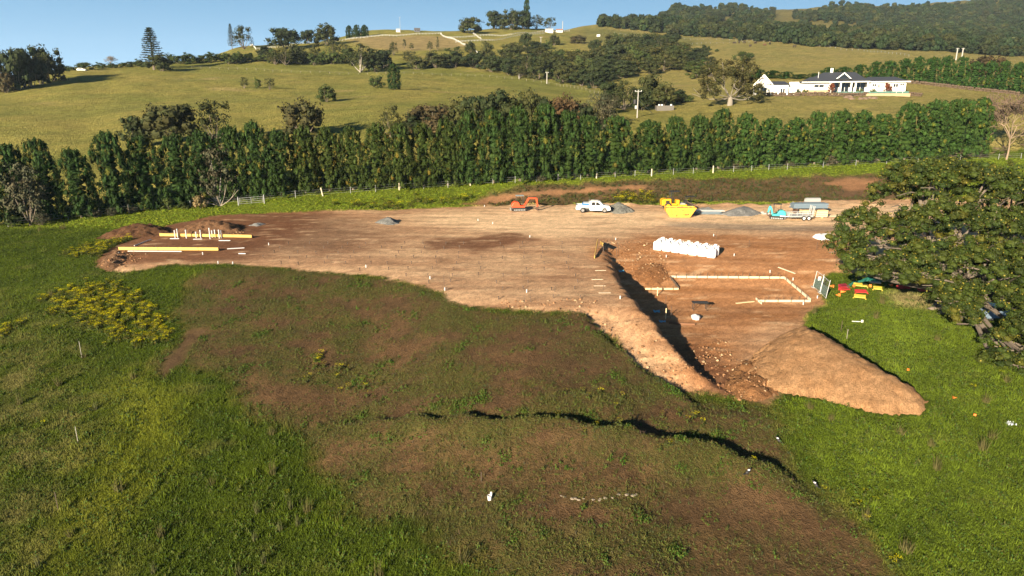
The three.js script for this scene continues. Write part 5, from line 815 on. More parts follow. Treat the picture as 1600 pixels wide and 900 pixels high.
// yellow beams over drain pipes at the left end
{
  const beamOn = (a, b, label, lift) => { const A = P(...a), C = P(...b), t = thing('formwork_beam', label, 'formwork beam', A), d = V().subVectors(C, A); const n = 5; for (let i = 0; i < n; i++) mesh('beam_length', beam(V(d.x * i / n, lift + d.y * i / n, d.z * i / n), V(d.x * (i + 0.985) / n, lift + d.y * (i + 0.985) / n, d.z * (i + 0.985) / n), 0.09, 0.34), M.lvl, t); for (let i = 0; i <= 8; i++) mesh('peg', B(0.05, 0.7 + lift, 0.05, d.x * i / 8, (lift) / 2 + d.y * i / 8, d.z * i / 8 - 0.09), M.stake, t); return t; };
  beamOn([250, 370], [394, 372.5], 'yellow beam behind the row of white drain pipes', 0.28); beamOn([186, 391.5], [342, 392.5], 'yellow beam in front of the dark red trench', 0.26);
  const up = (px, py, h, label) => { const t = thing('drain_pipe', label, 'pipe', P(px, py)); mesh('pipe', rod(V(0, -0.2, 0), V(0, h, 0), 0.07, 0.07, 10), M.pvc, t); mesh('collar', rod(V(0, h - 0.16, 0), V(0, h + 0.01, 0), 0.085, 0.085, 10), M.pvc, t); };
  [[274, 372, 1.0], [278, 371, 1.1], [291.5, 372.5, 1.1], [307, 372, 0.8], [314, 371.5, 1.0], [328.5, 373.5, 1.4], [332, 371, 0.9], [336.5, 371, 1.0], [343, 372.5, 1.1], [346, 372, 1.0]].forEach(([x, y, h], i) => up(x, y, h, ['first', 'second', 'third', 'fourth', 'fifth', 'sixth', 'seventh', 'eighth', 'ninth', 'tenth'][i] + ' upright white drain pipe from the left along the yellow beam'));
  const lay = (a, b, label) => { const A = P(...a), C = P(...b); solo('laid_pipe', label, 'pipe', rod(V(0, 0.09, 0), V(C.x - A.x, C.y - A.y + 0.09, C.z - A.z), 0.06, 0.06, 8), M.pvc, A); };
  lay([266, 374], [280, 374], 'white pipe laid at the left of the drain row'); lay([302, 375], [316, 374.5], 'white pipe laid at the middle of the drain row'); lay([342, 377], [360, 377], 'white pipe laid at the right of the drain row'); lay([200, 393.5], [284, 394], 'long white pipe laid under the front yellow beam'); lay([355, 390], [382, 388.5], 'white pipe bridge right of the front yellow beam'); lay([373, 397.5], [384, 397.5], 'short white pipe lying at the edge of the pad'); lay([210, 385], [236, 375], 'grey white pipe slanting across the trench');
}
// ---------------------------------------------------------------- pipes, stakes and pegs over the pad
{
  const stub = [[572, 418, 'alone near the front edge of the pad'], [672, 436, 'above the bend of the pad edge'], [695, 454, 'beside the stakes at the bend of the pad edge'], [420, 383, 'on the dark soil left of the gravel heap'], [341, 412, 'at the left front edge of the pad'], [364, 413, 'second at the left front edge of the pad'], [747, 345, 'on the pale soil left of the excavator'], [770, 350, 'on the pale soil below the excavator'], [828, 371, 'right of the red patch'], [823, 457, 'on the front of the pad by the cut'], [1041, 402, 'just below the bulk bags'], [1147, 400, 'right of the bulk bags'], [1115, 369, 'behind the bulk bags'], [962, 375, 'beside the yellow boards'], [1203, 426, 'behind the slab formwork'], [1239, 438, 'at the right corner of the slab formwork'], [1277, 466, 'in front of the mesh fence'], [1255, 476, 'under the front formwork corner'], [186, 398, 'at the left tip of the pad'], [317, 398, 'below the front yellow beam'], [757, 323, 'at the back edge of the pad'], [969, 467, 'at the lip of the cut']];
  for (const [x, y, where] of stub) { const t = thing('pipe_stub', 'capped white pipe stub ' + where, 'pipe', P(x, y)); mesh('pipe', rod(V(0, -0.2, 0), V(0, 0.24, 0), 0.055, 0.055, 12), M.pvc, t); mesh('cap', rod(V(0, 0.24, 0), V(0, 0.29, 0), 0.068, 0.06, 12), M.pvc, t); }
  const stake = [[867, 456, 0.6, 'alone near the front of the pad'], [820, 474, 0.8, 'left of the pair at the pad front'], [829, 472, 0.5, 'right of the pair at the pad front'], [943, 453, 0.5, 'close to the lip of the cut'], [963, 402, 1.2, 'left one of the pair above the cut'], [966, 400, 1.4, 'right one of the pair above the cut'], [995, 408, 0.9, 'on the bank right of the cut'], [957, 376, 0.7, 'behind the yellow boards'], [1119, 374, 1.1, 'behind the bulk bags'], [1170, 386, 0.9, 'right of the bulk bags'], [1276, 390, 0.9, 'left of the fig foliage'], [1320, 375, 0.7, 'under the fig edge'], [694, 447, 1.1, 'tall at the bend of the pad edge'], [702, 436, 0.7, 'behind the bend of the pad edge'], [1040, 476, 0.9, 'on the floor of the cut'], [1048, 498, 1.2, 'by the trench in the cut'], [752, 752, 0.6, 'in the brown bank low in the picture'], [1314, 518, 1.0, 'thin behind the stockpile'], [128, 560, 1.5, 'thin and pale in the left grass'], [122, 692, 1.2, 'pale by the dry grass'], [91, 797, 1.2, 'dark near the left lower edge'], [1323, 530, 0.9, 'pale beside the stockpile']];
  for (const [x, y, h, where] of stake) solo('stake', 'thin stake ' + where, 'stake', merge([B(0.035, h + 0.2, 0.035, 0, h / 2 - 0.1, 0), B(0.06, 0.03, 0.02, 0.01, h * 0.86, 0.035)]), /pale/.test(where) ? std(0.3, 0.28, 0.24, 0.9) : M.stake, P(x, y), 0.3);
  // starter pegs of the footings, in rough rows over the pad
  const pegs = [], r = rng(15), pegGeo = merge([B(0.06, 0.42, 0.06, 0, 0.11, 0), B(0.16, 0.05, 0.07, 0, 0.28, 0)]);
  for (let row = 0; row < 10; row++) for (let k = 0; k < 15; k++) { const x = -27 + k * 2.35 + (r() - 0.5) * 0.7, D = 57.5 + row * 2.6 + (r() - 0.5) * 0.6; if (x > 9.2 || D < pl(padEdge, x) + 1.6 || r() < 0.13) continue; pegs.push([x, D]); }
  for (const [x, D] of pegs) solo('footing_peg', 'tiny dark footing peg in the rows across the pad', 'peg', pegGeo, M.stake, onGround(x, -D), r() * 3, 'footing pegs in rows on the pad');
  // starter bars along the back formwork and the front formwork
  const bars = []; for (let i = 0; i < 14; i++) bars.push([1072 + i * 11, 431]); for (let i = 0; i < 6; i++) bars.push([1200 + i * 12, 469]);
  for (const [x, y] of bars) solo('starter_bar', 'bent steel starter bar along the slab formwork', 'steel bar', merge([rod(V(0, -0.1, 0), V(0, 0.34, 0), 0.02, 0.02, 5), rod(V(0, 0.34, 0), V(0.12, 0.36, 0), 0.02, 0.02, 5)]), M.stake, P(x, y), 0, 'starter bars along the slab formwork');
}
{ // pump frame by the trench, white sack on it, and bits in the shaded cut
  const t = thing('trench_frame', 'black frame with a white sack at the small trench', 'frame', P(1093, 484)); mesh('top_rail', B(1.5, 0.1, 0.6, 0, 0.75, 0, 0.02), M.black, t); for (const x of [-0.65, 0.65]) for (const z of [-0.25, 0.25]) mesh('leg', rod(V(x, -0.1, z), V(x * 0.9, 0.75, z), 0.03), M.black, t);
  const g = new THREE.SphereGeometry(0.42, 14, 10), p = g.attributes.position; for (let i = 0; i < p.count; i++) { const k = 1 + 0.22 * n3(p.getX(i) * 4, p.getY(i) * 4, p.getZ(i) * 4); p.setXYZ(i, p.getX(i) * k, p.getY(i) * 0.6 * k, p.getZ(i) * k * 1.3); } g.computeVertexNormals(); g.translate(0, 0.2, 0); solo('white_sack', 'slumped white sack beside the small trench', 'sack', g, M.whiteCloth, P(1087, 499));
  solo('soil_pit_edge', 'low lip of dark soil along the small trench', 'soil', (() => { const pts = [P(1045, 505), P(1062, 507), P(1086, 508)].map(q => q.sub(P(1062, 507)).add(V(0, 0.05, 0))); return limb(pts, 0.16, 0.12, 6); })(), M.soil, P(1062, 507));
  [[1027, 462, 0.8, 'left'], [1040, 498, 0.9, 'right']].forEach(([x, y, h, w]) => solo('marker_post', 'pale marker post in the shaded cut, ' + w + ' of two', 'post', merge([B(0.09, h + 0.2, 0.05, 0, h / 2, 0), B(0.11, 0.05, 0.07, 0, h + 0.08, 0)]), M.timber, P(x, y)));
  for (const [x, y, l] of [[955, 423, 'first'], [950, 437, 'second'], [954, 447, 'third'], [962, 458, 'fourth']]) solo('lip_plank', 'thin pale plank on the lip of the cut, ' + l + ' from the back', 'plank', B(1.1, 0.035, 0.1, -0.3, 0.03, 0), M.paleTimber, P(x - 12, y), 0.02);
  for (const [x, y, l] of [[971, 425, 'a scrap of blue plastic high in the shaded cut'], [1026, 488, 'a scrap of blue plastic on the floor of the shaded cut'], [1035, 504, 'a larger scrap of blue plastic at the foot of the shaded cut']]) { const g2 = new THREE.PlaneGeometry(0.6, 0.4, 6, 4); g2.rotateX(-1.4); const q = g2.attributes.position; for (let i = 0; i < q.count; i++) q.setY(i, q.getY(i) + 0.12 + 0.08 * n2(q.getX(i) * 5 + x, q.getZ(i) * 5)); g2.computeVertexNormals(); solo('plastic_scrap', l, 'plastic', g2, std(0.12, 0.35, 0.5, 0.5), P(x, y)); }
}
// ---------------------------------------------------------------- mesh fence, barriers and litter on the grass by the fig
{
  const pts = [[1270, 449], [1281, 458], [1290.5, 468]].map(q => P(...q));
  const clothMat = std(0.05, 0.09, 0.075, 0.9, { side: THREE.DoubleSide });
  for (let i = 0; i < 2; i++) {
    const a = pts[i], b = pts[i + 1], d = V().subVectors(b, a), t = thing('fence_panel', 'temporary mesh fence panel, ' + (i ? 'front' : 'back') + ' one of two beside the formwork', 'fence panel', a), H = 1.75; d.multiplyScalar(0.97);
    for (const k of [0.015, 1]) mesh('post', rod(V(d.x * k, -0.05, d.z * k), V(d.x * k + 0.28, H, d.z * k - 0.1), 0.03, 0.03, 8), M.galv, t);
    mesh('rail', rod(V(d.x * 0.015 + 0.28, H - 0.02, -0.1), V(d.x + 0.28, H + d.y - 0.02, d.z - 0.1), 0.022, 0.022, 6), M.galv, t); mesh('rail', rod(V(d.x * 0.015 + 0.02, 0.1, 0), V(d.x + 0.02, 0.1 + d.y, d.z), 0.022, 0.022, 6), M.galv, t);
    const w = []; for (let k = 1; k < 12; k++) w.push(rod(V(d.x * k / 12 + 0.02, 0.1, d.z * k / 12), V(d.x * k / 12 + 0.28, H - 0.02, d.z * k / 12 - 0.1), 0.003, 0.003, 3)); for (let k = 1; k < 9; k++) w.push(rod(V(0.02 + 0.26 * k / 9, 0.1 + k * (H - 0.1) / 9, -0.1 * k / 9), V(d.x + 0.02 + 0.26 * k / 9, 0.1 + k * (H - 0.1) / 9, d.z - 0.1 * k / 9), 0.003, 0.003, 3)); mesh('wire_mesh', merge(w), M.grey, t);
    const g = new THREE.BufferGeometry(), q = (k, h) => [d.x * k + 0.02 + 0.26 * h / H, h, d.z * k - 0.1 * h / H - 0.02]; g.setAttribute('position', new THREE.Float32BufferAttribute([...q(0.02, 0.08), ...q(0.98, 0.08), ...q(0.98, 1.0), ...q(0.02, 0.08), ...q(0.98, 1.0), ...q(0.02, 1.0)], 3)); g.computeVertexNormals(); mesh('shade_cloth', g, clothMat, t);
    if (!i) { const s = mesh('sign', B(0.3, 0.4, 0.02, 0, 0, 0), M.white, t); s.position.set(d.x * 0.5 + 0.2, 1.15, d.z * 0.5 + 0.02); }
    mesh('foot', B(0.25, 0.12, 0.6, 0, 0.04, 0, 0.03), M.grey, t);
  }
  const barrier = (px, py, turn, mat, label, lie, len = 1.5) => { // moulded plastic road barrier: sloping sides, notch at the foot, ribs
    const t = thing('plastic_barrier', label, 'barrier', P(px, py).add(V(0, 0.02, 0)), turn); t.scale.set(0.85, 0.6, 0.65); const g = extrude([[-0.26, 0], [-0.2, 0.18], [-0.09, 0.34], [-0.07, 0.8], [0.07, 0.8], [0.09, 0.34], [0.2, 0.18], [0.26, 0]], len, 0.02); g.rotateY(Math.PI / 2); if (lie) { g.rotateX(Math.PI / 2); g.translate(0, 0.24, -0.4); } mesh('shell', g, mat, t);
    const lug = B(0.14, 0.3, 0.16, 0, lie ? 0.24 : 0.45, 0, 0.04); for (const s of [-1, 1]) { const m = mesh('lug', lug, mat, t); m.position.x = s * (len / 2 + 0.06); if (lie) m.rotation.x = Math.PI / 2; }
    const rib = B(len * 0.7, 0.06, 0.3, 0, lie ? 0.42 : 0.55, lie ? -0.05 : 0, 0.02); mesh('rib', rib, mat, t);
  };
  barrier(1319, 454, 0.3, M.red, 'red barrier lying nearest the mesh fence', true, 1.2); barrier(1318, 449, 0.3, M.maroon, 'dark maroon barrier half behind the nearest red one', true, 1.1);
  barrier(1344, 448, -0.45, M.barrierYellow, 'long yellow barrier lying before the green shade cloth', true, 1.5); barrier(1345, 458, -0.1, M.red, 'red barrier behind the front yellow one', true, 1.3); barrier(1343, 466, -0.45, M.barrierYellow, 'yellow barrier lying in front of the red one', true, 1.2); barrier(1371, 453, -0.4, M.barrierYellow, 'short yellow barrier lying right of the others', true, 0.9); barrier(1411, 451, -0.05, M.red, 'red barrier standing close to the fig foliage', false, 1.5); barrier(1446, 455, -0.05, M.red, 'red barrier under the fig branches', false, 1.8);
  const paleSheet = B(1.0, 0.05, 0.7, 0, 0.62, -0.5); solo('board_piece', 'pale board lying on the short yellow barrier', 'board', paleSheet, M.paleTimber, P(1368, 452), -0.3);
  [[1298, 449, 'beside the mesh fence'], [1335, 450, 'between red and yellow barriers'], [1318, 458, 'before the nearest red barrier'], [1361, 448, 'right of the long yellow barrier'], [1390, 447, 'right of the short yellow barrier'], [1308, 463, 'lowest of those by the barriers'], [1420, 580, 'on the grass right of the stockpile'], [1492, 623, 'on the right grass above the lower one'], [1523, 649, 'lower on the right grass']].forEach(([x, y, w], i) => { const g = new THREE.ConeGeometry(0.14, 0.42, 10, 1, true); g.rotateZ(Math.PI / 2 * 0.9); g.translate(0, 0.14, 0); solo('orange_marker', 'small orange marker lying ' + w, 'marker', merge([g, B(0.05, 0.26, 0.26, 0.22, 0.14, 0, 0.01)]), M.cone, P(x, y), i * 1.3).scale.setScalar(i < 6 ? 1.1 : 0.6); });
  const cl = [[1322, 452], [1332, 445], [1345, 441], [1356, 439.5], [1375, 441], [1396, 439]].map(q => P(...q)), pos = [], idx = []; cl.forEach((p, i) => { const h = i === 3 ? 0.5 : 0.22 + 0.1 * (i % 2), q = V().subVectors(p, cl[0]); pos.push(q.x, q.y - 0.02, q.z, q.x + 0.05, q.y + h, q.z - 0.12, q.x, q.y + 0.03, q.z - 0.5); if (i) { const k = 3 * i; idx.push(k - 3, k, k - 2, k, k + 1, k - 2, k - 2, k + 1, k - 1, k + 1, k + 2, k - 1); } }); const g = new THREE.BufferGeometry(); g.setAttribute('position', new THREE.Float32BufferAttribute(pos, 3)); g.setIndex(idx); g.computeVertexNormals(); solo('shade_cloth_strip', 'crumpled green shade cloth strip lying on the grass', 'shade cloth', g, M.greenCloth, cl[0]);
}
// ---------------------------------------------------------------- small things in the foreground
solo('white_bucket', 'white broken bucket on the brown bank low in the picture', 'bucket', (() => { const a = new THREE.CylinderGeometry(0.12, 0.1, 0.26, 14, 1, true); a.translate(0, 0.13, 0); return merge([a, new THREE.TorusGeometry(0.12, 0.015, 6, 14).rotateX(Math.PI / 2).translate(0, 0.26, 0), B(0.1, 0.4, 0.03, 0.08, 0.24, -0.08)]); })(), M.white, P(765, 781));
solo('pale_rubbish', 'crumpled pale sheet on the right hand grass', 'rubbish', (() => { const g = new THREE.PlaneGeometry(0.6, 0.4, 8, 6); g.rotateX(-Math.PI / 2); const p = g.attributes.position; for (let i = 0; i < p.count; i++) p.setY(i, 0.12 + 0.12 * n2(p.getX(i) * 5, p.getZ(i) * 5)); g.computeVertexNormals(); return g; })(), std(0.5, 0.55, 0.62, 0.6), P(1578, 664));
solo('white_offcut', 'short white pipe on the grass behind the stockpile', 'pipe', merge([rod(V(-0.35, 0.06, 0), V(0.35, 0.06, 0.1), 0.04), rod(V(0.34, 0.06, 0.1), V(0.36, 0.06, 0.1), 0.05)]), M.white, P(1337, 503)); solo('white_tin', 'small white tin on the grass behind the stockpile', 'tin', (() => { const a = new THREE.CylinderGeometry(0.1, 0.1, 0.22, 14); a.translate(0, 0.11, 0); return merge([a, new THREE.TorusGeometry(0.1, 0.012, 5, 14).rotateX(Math.PI / 2).translate(0, 0.22, 0)]); })(), M.white, P(1347, 504));
{ // magpies foraging on the bank
  const bird = [[1216, 692, 'upper'], [1168, 742, 'left'], [1274, 762, 'right']]; for (const [x, y, w] of bird) { const t = thing('magpie', 'black and white bird standing on the bank, ' + w + ' of three', 'bird', P(x, y), w === 'left' ? 0.4 : 2.2); const body = new THREE.SphereGeometry(0.1, 12, 8); body.scale(1.7, 0.85, 0.8); body.rotateZ(0.5); body.translate(0, 0.2, 0); const head = new THREE.SphereGeometry(0.055, 10, 8); head.translate(0.16, 0.33, 0); const beak = new THREE.ConeGeometry(0.018, 0.09, 6); beak.rotateZ(-Math.PI / 2); beak.translate(0.24, 0.33, 0); const tail = B(0.2, 0.02, 0.08, -0.22, 0.11, 0); mesh('body', merge([body, head, beak, tail, rod(V(0, 0, 0.03), V(0, 0.14, 0.03), 0.009), rod(V(0, 0, -0.03), V(0, 0.14, -0.03), 0.009)]), M.black, t); const nape = new THREE.SphereGeometry(0.065, 10, 6); nape.scale(1.3, 0.6, 1); nape.translate(0.07, 0.30, 0); mesh('white_nape', nape, M.white, t); }
  const r = rng(3), t = []; for (let i = 0; i < 16; i++) { const k = i / 15; t.push([874 + k * 125 + (r() - 0.5) * 14, 777 + 4 * Math.sin(k * 5) + (r() - 0.5) * 5]); }
  for (const [x, y] of t) { const g = new THREE.IcosahedronGeometry(0.06 + 0.06 * r() * r(), 1), p = g.attributes.position; for (let i = 0; i < p.count; i++) { const k = 1 + 0.3 * n3(p.getX(i) * 9 + x, p.getY(i) * 9, p.getZ(i) * 9); p.setXYZ(i, p.getX(i) * k * 1.3, p.getY(i) * k * 0.7, p.getZ(i) * k); } g.computeVertexNormals(); solo('stone', 'pale stone in the line of stones across the brown bank', 'stone', g, std(0.22, 0.18, 0.135, 0.95), P(x, y), 0, 'line of pale stones on the bank'); }
}
console.log('site done');

// ---------------------------------------------------------------- fences
{
  const postsAt = [[13, 355], [107, 343], [156, 338], [202, 333, 1], [244, 328], [298, 324], [345, 320], [462, 309], [505, 306, 1], [548, 303], [587, 300], [624, 297, 1], [662, 295], [700, 293], [735, 290, 1], [770, 288], [805, 286], [838, 284], [872, 282], [907, 281], [932, 279, 1], [961, 278], [992, 276], [1018, 275, 1], [1052, 273], [1083, 272], [1114, 270, 1], [1146, 269], [1174, 268], [1201, 266], [1230, 265], [1286, 262], [1337, 259], [1385, 256], [1434, 254], [1457, 253], [1500, 251], [1560, 249], [1595, 248]];
  const t = thing('wire_fence', 'post and wire fence along the grass before the windbreak', 'fence', P(202, 333)), o = t.position, pts = postsAt.map(([x, y]) => P(x, y).sub(o));
  pts.forEach((p, i) => { const thick = postsAt[i][2], m = mesh('post', thick ? rod(V(0, -0.3, 0), V(i === 8 ? -0.3 : 0, 1.35, 0), 0.13, 0.11, 8) : rod(V(0, -0.3, 0), V(0, 1.2, 0), 0.05, 0.045, 6), thick ? M.paleTimber : M.grey, t); m.position.copy(p); if (i) for (const h of [0.35, 0.7, 1.05]) mesh('wire', rod(V(pts[i - 1].x, pts[i - 1].y + h, pts[i - 1].z), V(p.x, p.y + h, p.z), 0.012, 0.012, 3), M.galv, t); });
  const A = P(375, 321), C = P(411, 318), g = thing('field_gate', 'pale steel field gate in the wire fence at left', 'gate', A), d = V().subVectors(C, A);
  for (const h of [0.25, 0.55, 0.85, 1.15]) mesh('rail', rod(V(0, h, 0), V(d.x, d.y + h, d.z), 0.02), M.grey, g); for (const k of [0, 0.5, 1]) mesh(k === 0.5 ? 'stay' : 'stile', rod(V(d.x * k, d.y * k + 0.2, d.z * k), V(d.x * k, d.y * k + 1.18, d.z * k), 0.025), M.grey, g); for (const k of [-0.06, 1.06]) mesh('gate_post', rod(V(d.x * k, d.y * k - 0.3, d.z * k), V(d.x * k, d.y * k + 1.4, d.z * k), 0.09), M.grey, g);
}
function lineFence(name, label, line, step, high, mat, rails, thick) {
  const o = P(...line[0]), pts = []; for (let i = 1; i < line.length; i++) { const a = P(...line[i - 1]), b = P(...line[i]), n = Math.max(1, Math.round(a.distanceTo(b) / step)); for (let k = i === 1 ? 0 : 1; k <= n; k++) { const x = lerp(a.x, b.x, k / n), z = lerp(a.z, b.z, k / n); pts.push(V(x - o.x, height(x, -z) - o.y, z - o.z)); } }
  const t = thing(name, label, 'fence', o); mesh('posts', merge(pts.map(p => B(thick, high + 0.3, thick, p.x, p.y + high / 2 - 0.15, p.z))), mat, t).userData.kind = 'stuff';
  for (const h of rails) mesh('rail', merge(pts.slice(1).map((p, i) => beam(V(pts[i].x, pts[i].y + h, pts[i].z), V(p.x, p.y + h, p.z), thick * 0.5, rails.length > 1 ? 0.16 : 0.02))), mat, t);
}
const wf = std(0.58, 0.58, 0.56, 0.6);
lineFence('white_rail_fence', 'long white rail fence climbing the middle ridge', [[268, 92], [300, 88], [345, 82], [400, 78], [430, 75], [480, 68], [540, 63], [620, 57], [690, 53]], 3, 1.3, wf, [0.6, 1.2], 0.13);
lineFence('white_rail_fence', 'white rail fence running down beside the brown slope', [[688, 54], [712, 64], [735, 76], [746, 84]], 3, 1.5, wf, [0.6, 0.95, 1.3], 0.15);
lineFence('white_rail_fence', 'white rail fence along the ridge top paddock', [[700, 60], [760, 56], [800, 55], [845, 50], [890, 49]], 3, 1.3, wf, [0.6, 1.2], 0.13);
lineFence('white_rail_fence', 'white rail fence of the lower ridge paddock', [[712, 67], [770, 64], [800, 58], [850, 53]], 3, 1.3, wf, [0.6, 1.2], 0.13);
lineFence('white_rail_fence', 'short white rail fence between the two ridge paddocks', [[738, 52], [752, 62]], 3, 1.3, wf, [0.6, 1.2], 0.13);
lineFence('paddock_fence', 'thin pale fence crossing the upper paddock', [[300, 107], [400, 110], [440, 113], [560, 117], [660, 117], [720, 118], [800, 124], [870, 134], [935, 147]], 5, 1.1, std(0.3, 0.27, 0.22, 0.9), [1.0], 0.1);
lineFence('paddock_fence', 'thin fence along the top of the right paddock', [[960, 52], [1060, 61], [1150, 64], [1250, 70], [1350, 80], [1420, 88]], 6, 1.1, M.grey, [1.0], 0.14);
lineFence('paddock_fence', 'thin fence above the gully grove', [[1010, 74], [1060, 72], [1110, 68], [1180, 66]], 6, 1.1, M.grey, [1.0], 0.14);

// ---------------------------------------------------------------- the white house on the far slope
{
  const wall = std(0.74, 0.73, 0.70, 0.7), roof = std(0.045, 0.05, 0.065, 0.6), stone = std(0.36, 0.27, 0.17, 0.9), trim = std(0.8, 0.8, 0.78, 0.6), poolGlass = std(0.05, 0.13, 0.11, 0.3);
  const base = P(1322, 147), s = scaleAt(base), X = px => (px - 1322) / s, Y = py => (147 - py) / s;
  const hip = (x0, x1, z0, z1, y0, y1, r0, r1) => { const zc = (z0 + z1) / 2, v = [[x0, y0, z0], [x1, y0, z0], [x1, y0, z1], [x0, y0, z1], [r0, y1, zc], [r1, y1, zc]], f = [[3, 2, 5], [3, 5, 4], [1, 0, 4], [1, 4, 5], [0, 3, 4], [2, 1, 5], [0, 1, 2], [0, 2, 3]], p = []; for (const t of f) for (const i of t) p.push(...v[i]); const g = new THREE.BufferGeometry(); g.setAttribute('position', new THREE.Float32BufferAttribute(p, 3)); g.setAttribute('uv', new THREE.Float32BufferAttribute(new Float32Array(p.length / 3 * 2), 2)); g.computeVertexNormals(); return g; };
  const h = thing('white_house', 'long white house with dark slate hip roofs and verandah', 'house', base, -0.36);
  mesh('wall', merge([B(X(1298) - X(1238), Y(128) + 2, 9, (X(1238) + X(1298)) / 2, (Y(128) - 2) / 2, -5.5), B(X(1352) - X(1298), Y(128) + 2, 7, (X(1298) + X(1352)) / 2, (Y(128) - 2) / 2, -8), B(X(1404) - X(1352), Y(129) + 2, 8, (X(1352) + X(1404)) / 2, (Y(129) - 2) / 2, -5.2)]), wall, h);
  mesh('wall_plinth', B(X(1300) - X(1258), 1.3, 0.3, (X(1258) + X(1300)) / 2, 0.65, -0.95), stone, h);
  mesh('roof', merge([hip(X(1256), X(1354), -14.5, 0.2, Y(128.4), Y(113), X(1288), X(1334))]), roof, h); mesh('roof', hip(X(1340), X(1409), -10, -0.4, Y(128.8), Y(121), X(1352), X(1390)), roof, h);
  mesh('roof', hip(X(1252), X(1296), -8, 0.5, Y(128.6), Y(120.5), X(1268), X(1280)), roof, h);
  const gb = extrude([[X(1305), Y(124)], [X(1316), Y(114.5)], [X(1327), Y(124)], [X(1325), Y(124)], [X(1316), Y(116.3)], [X(1307), Y(124)]], 0.5); gb.translate(0, 0, 0.3); const gable = mesh('gable', gb, trim, h); const gg = extrude([[X(1307), Y(124)], [X(1316), Y(116.3)], [X(1325), Y(124)]], 0.1); gg.translate(0, 0, 0.1); mesh('gable_glass', gg, M.glass, gable);
  const gr = extrude([[X(1304), Y(125)], [X(1316), Y(114.3)], [X(1328), Y(125)]], 6); gr.translate(0, 0, -3.1); mesh('gable_roof', gr, roof, gable);
  mesh('fascia', merge([B(X(1354) - X(1256), 0.3, 0.15, (X(1354) + X(1256)) / 2, Y(128.6), 0.28), B(X(1409) - X(1354), 0.3, 0.15, (X(1409) + X(1354)) / 2, Y(129), -0.33)]), trim, h);
  for (const px of [1299, 1313, 1328, 1334, 1351]) mesh('verandah_column', B(0.45, Y(128.6) + 0.8, 0.45, X(px), (Y(128.6) - 0.8) / 2, -0.2), trim, h);
  for (const [x0, x1] of [[1300, 1311], [1315, 1326], [1329, 1333], [1336, 1349]]) { const w = mesh('glass_door', B(X(x1) - X(x0), Y(130.5) - 0.3, 0.12, (X(x0) + X(x1)) / 2, (Y(130.5) + 0.3) / 2, -4.42), M.glass, h); mesh('frame', B(0.12, Y(130.5) - 0.3, 0.16, (X(x0) + X(x1)) / 2, (Y(130.5) + 0.3) / 2, -4.40), trim, w); }
  for (const [x0, x1, y0, y1, z] of [[1275, 1289, 132.5, 136.5, -0.96], [1358, 1363, 132, 136, -1.16], [1387, 1393, 132, 137, -1.16], [1396, 1401, 131.5, 135, -1.16], [1366, 1369, 132, 138, -1.16]]) { const w = mesh('window', B(X(x1) - X(x0), Y(y0) - Y(y1), 0.1, (X(x0) + X(x1)) / 2, (Y(y0) + Y(y1)) / 2, z), M.glass, h); mesh('frame', merge([B(X(x1) - X(x0) + 0.3, 0.14, 0.16, (X(x0) + X(x1)) / 2, Y(y1) - 0.05, z), B(X(x1) - X(x0) + 0.3, 0.14, 0.16, (X(x0) + X(x1)) / 2, Y(y0) + 0.05, z), B(0.12, Y(y0) - Y(y1), 0.14, (X(x0) + X(x1)) / 2, (Y(y0) + Y(y1)) / 2, z)]), trim, w); }
  mesh('terrace', B(X(1408) - X(1300), 2.2, 5, (X(1300) + X(1408)) / 2, -1.0, 1.0), stone, h);
  for (let i = 0; i < 12; i++) mesh('pool_fence_panel', B((X(1406) - X(1306)) / 12 - 0.08, 0.7, 0.04, X(1306) + (i + 0.5) * (X(1406) - X(1306)) / 12, 0.4, 3.2), poolGlass, h);
  mesh('chimney', B(0.8, 2.2, 0.8, X(1300), Y(112), -8), trim, h); mesh('vent_pipe', rod(V(X(1280), Y(122), -3), V(X(1280), Y(113), -3), 0.12), M.galv, h);
  for (const [x, lab] of [[1299, 'small red leaved tree at the left end of the verandah'], [1377, 'small red leaved tree before the right wing of the house']]) { const p = base.clone().add(V(X(x), 0.2, 2.2).applyAxisAngle(V(0, 1, 0), -0.36)); plant('shrub', 1, p, 3.2, 2.6, lab, { name: 'red_shrub', category: 'shrub', tint: leafTint(2.2, 0.55, 1.0) }); }
  for (const [x, lab] of [[1262, 'hedge ball on the lawn left of the house'], [1340, 'pale green clipped bush before the glass doors'], [1358, 'pale green clipped bush before the right wing']]) { const p = base.clone().add(V(X(x), 0.2, 2.6).applyAxisAngle(V(0, 1, 0), -0.36)); plant('shrub', 2, p, 1.4, 2.4, lab, { name: 'clipped_bush', category: 'bush', tint: leafTint(1.6, 1.6, 1.8) }); }
  // guest wing with front gable
  const gw = P(1203, 148), s2 = scaleAt(gw), X2 = px => (px - 1203) / s2, Y2 = py => (148 - py) / s2, w = thing('white_garage', 'white outbuilding with a front gable left of the house', 'house', gw, -0.3);
  mesh('wall', B(X2(1229) - X2(1179), Y2(133) + 1.5, 8, (X2(1229) + X2(1179)) / 2, (Y2(133) - 1.5) / 2, -4.2), wall, w); mesh('gable_wall', extrude([[X2(1181), Y2(133)], [X2(1192), Y2(120.5)], [X2(1203), Y2(133)]], 0.3).translate(0, 0, -0.3), wall, w);
  const rf = extrude([[X2(1178), Y2(134)], [X2(1192), Y2(118.8)], [X2(1206), Y2(134)]], 7); rf.translate(0, 0, -3.9); mesh('roof', rf, roof, w); mesh('roof', hip(X2(1196), X2(1231), -9, 0.4, Y2(133), Y2(127.5), X2(1198), X2(1224)), roof, w);
  for (const sgn of [-1, 1]) mesh('barge_board', beam(V(X2(1192), Y2(118.2), -0.05), V(X2(1192 + sgn * 15), Y2(134.4), -0.05), 0.3, 0.35), trim, w);
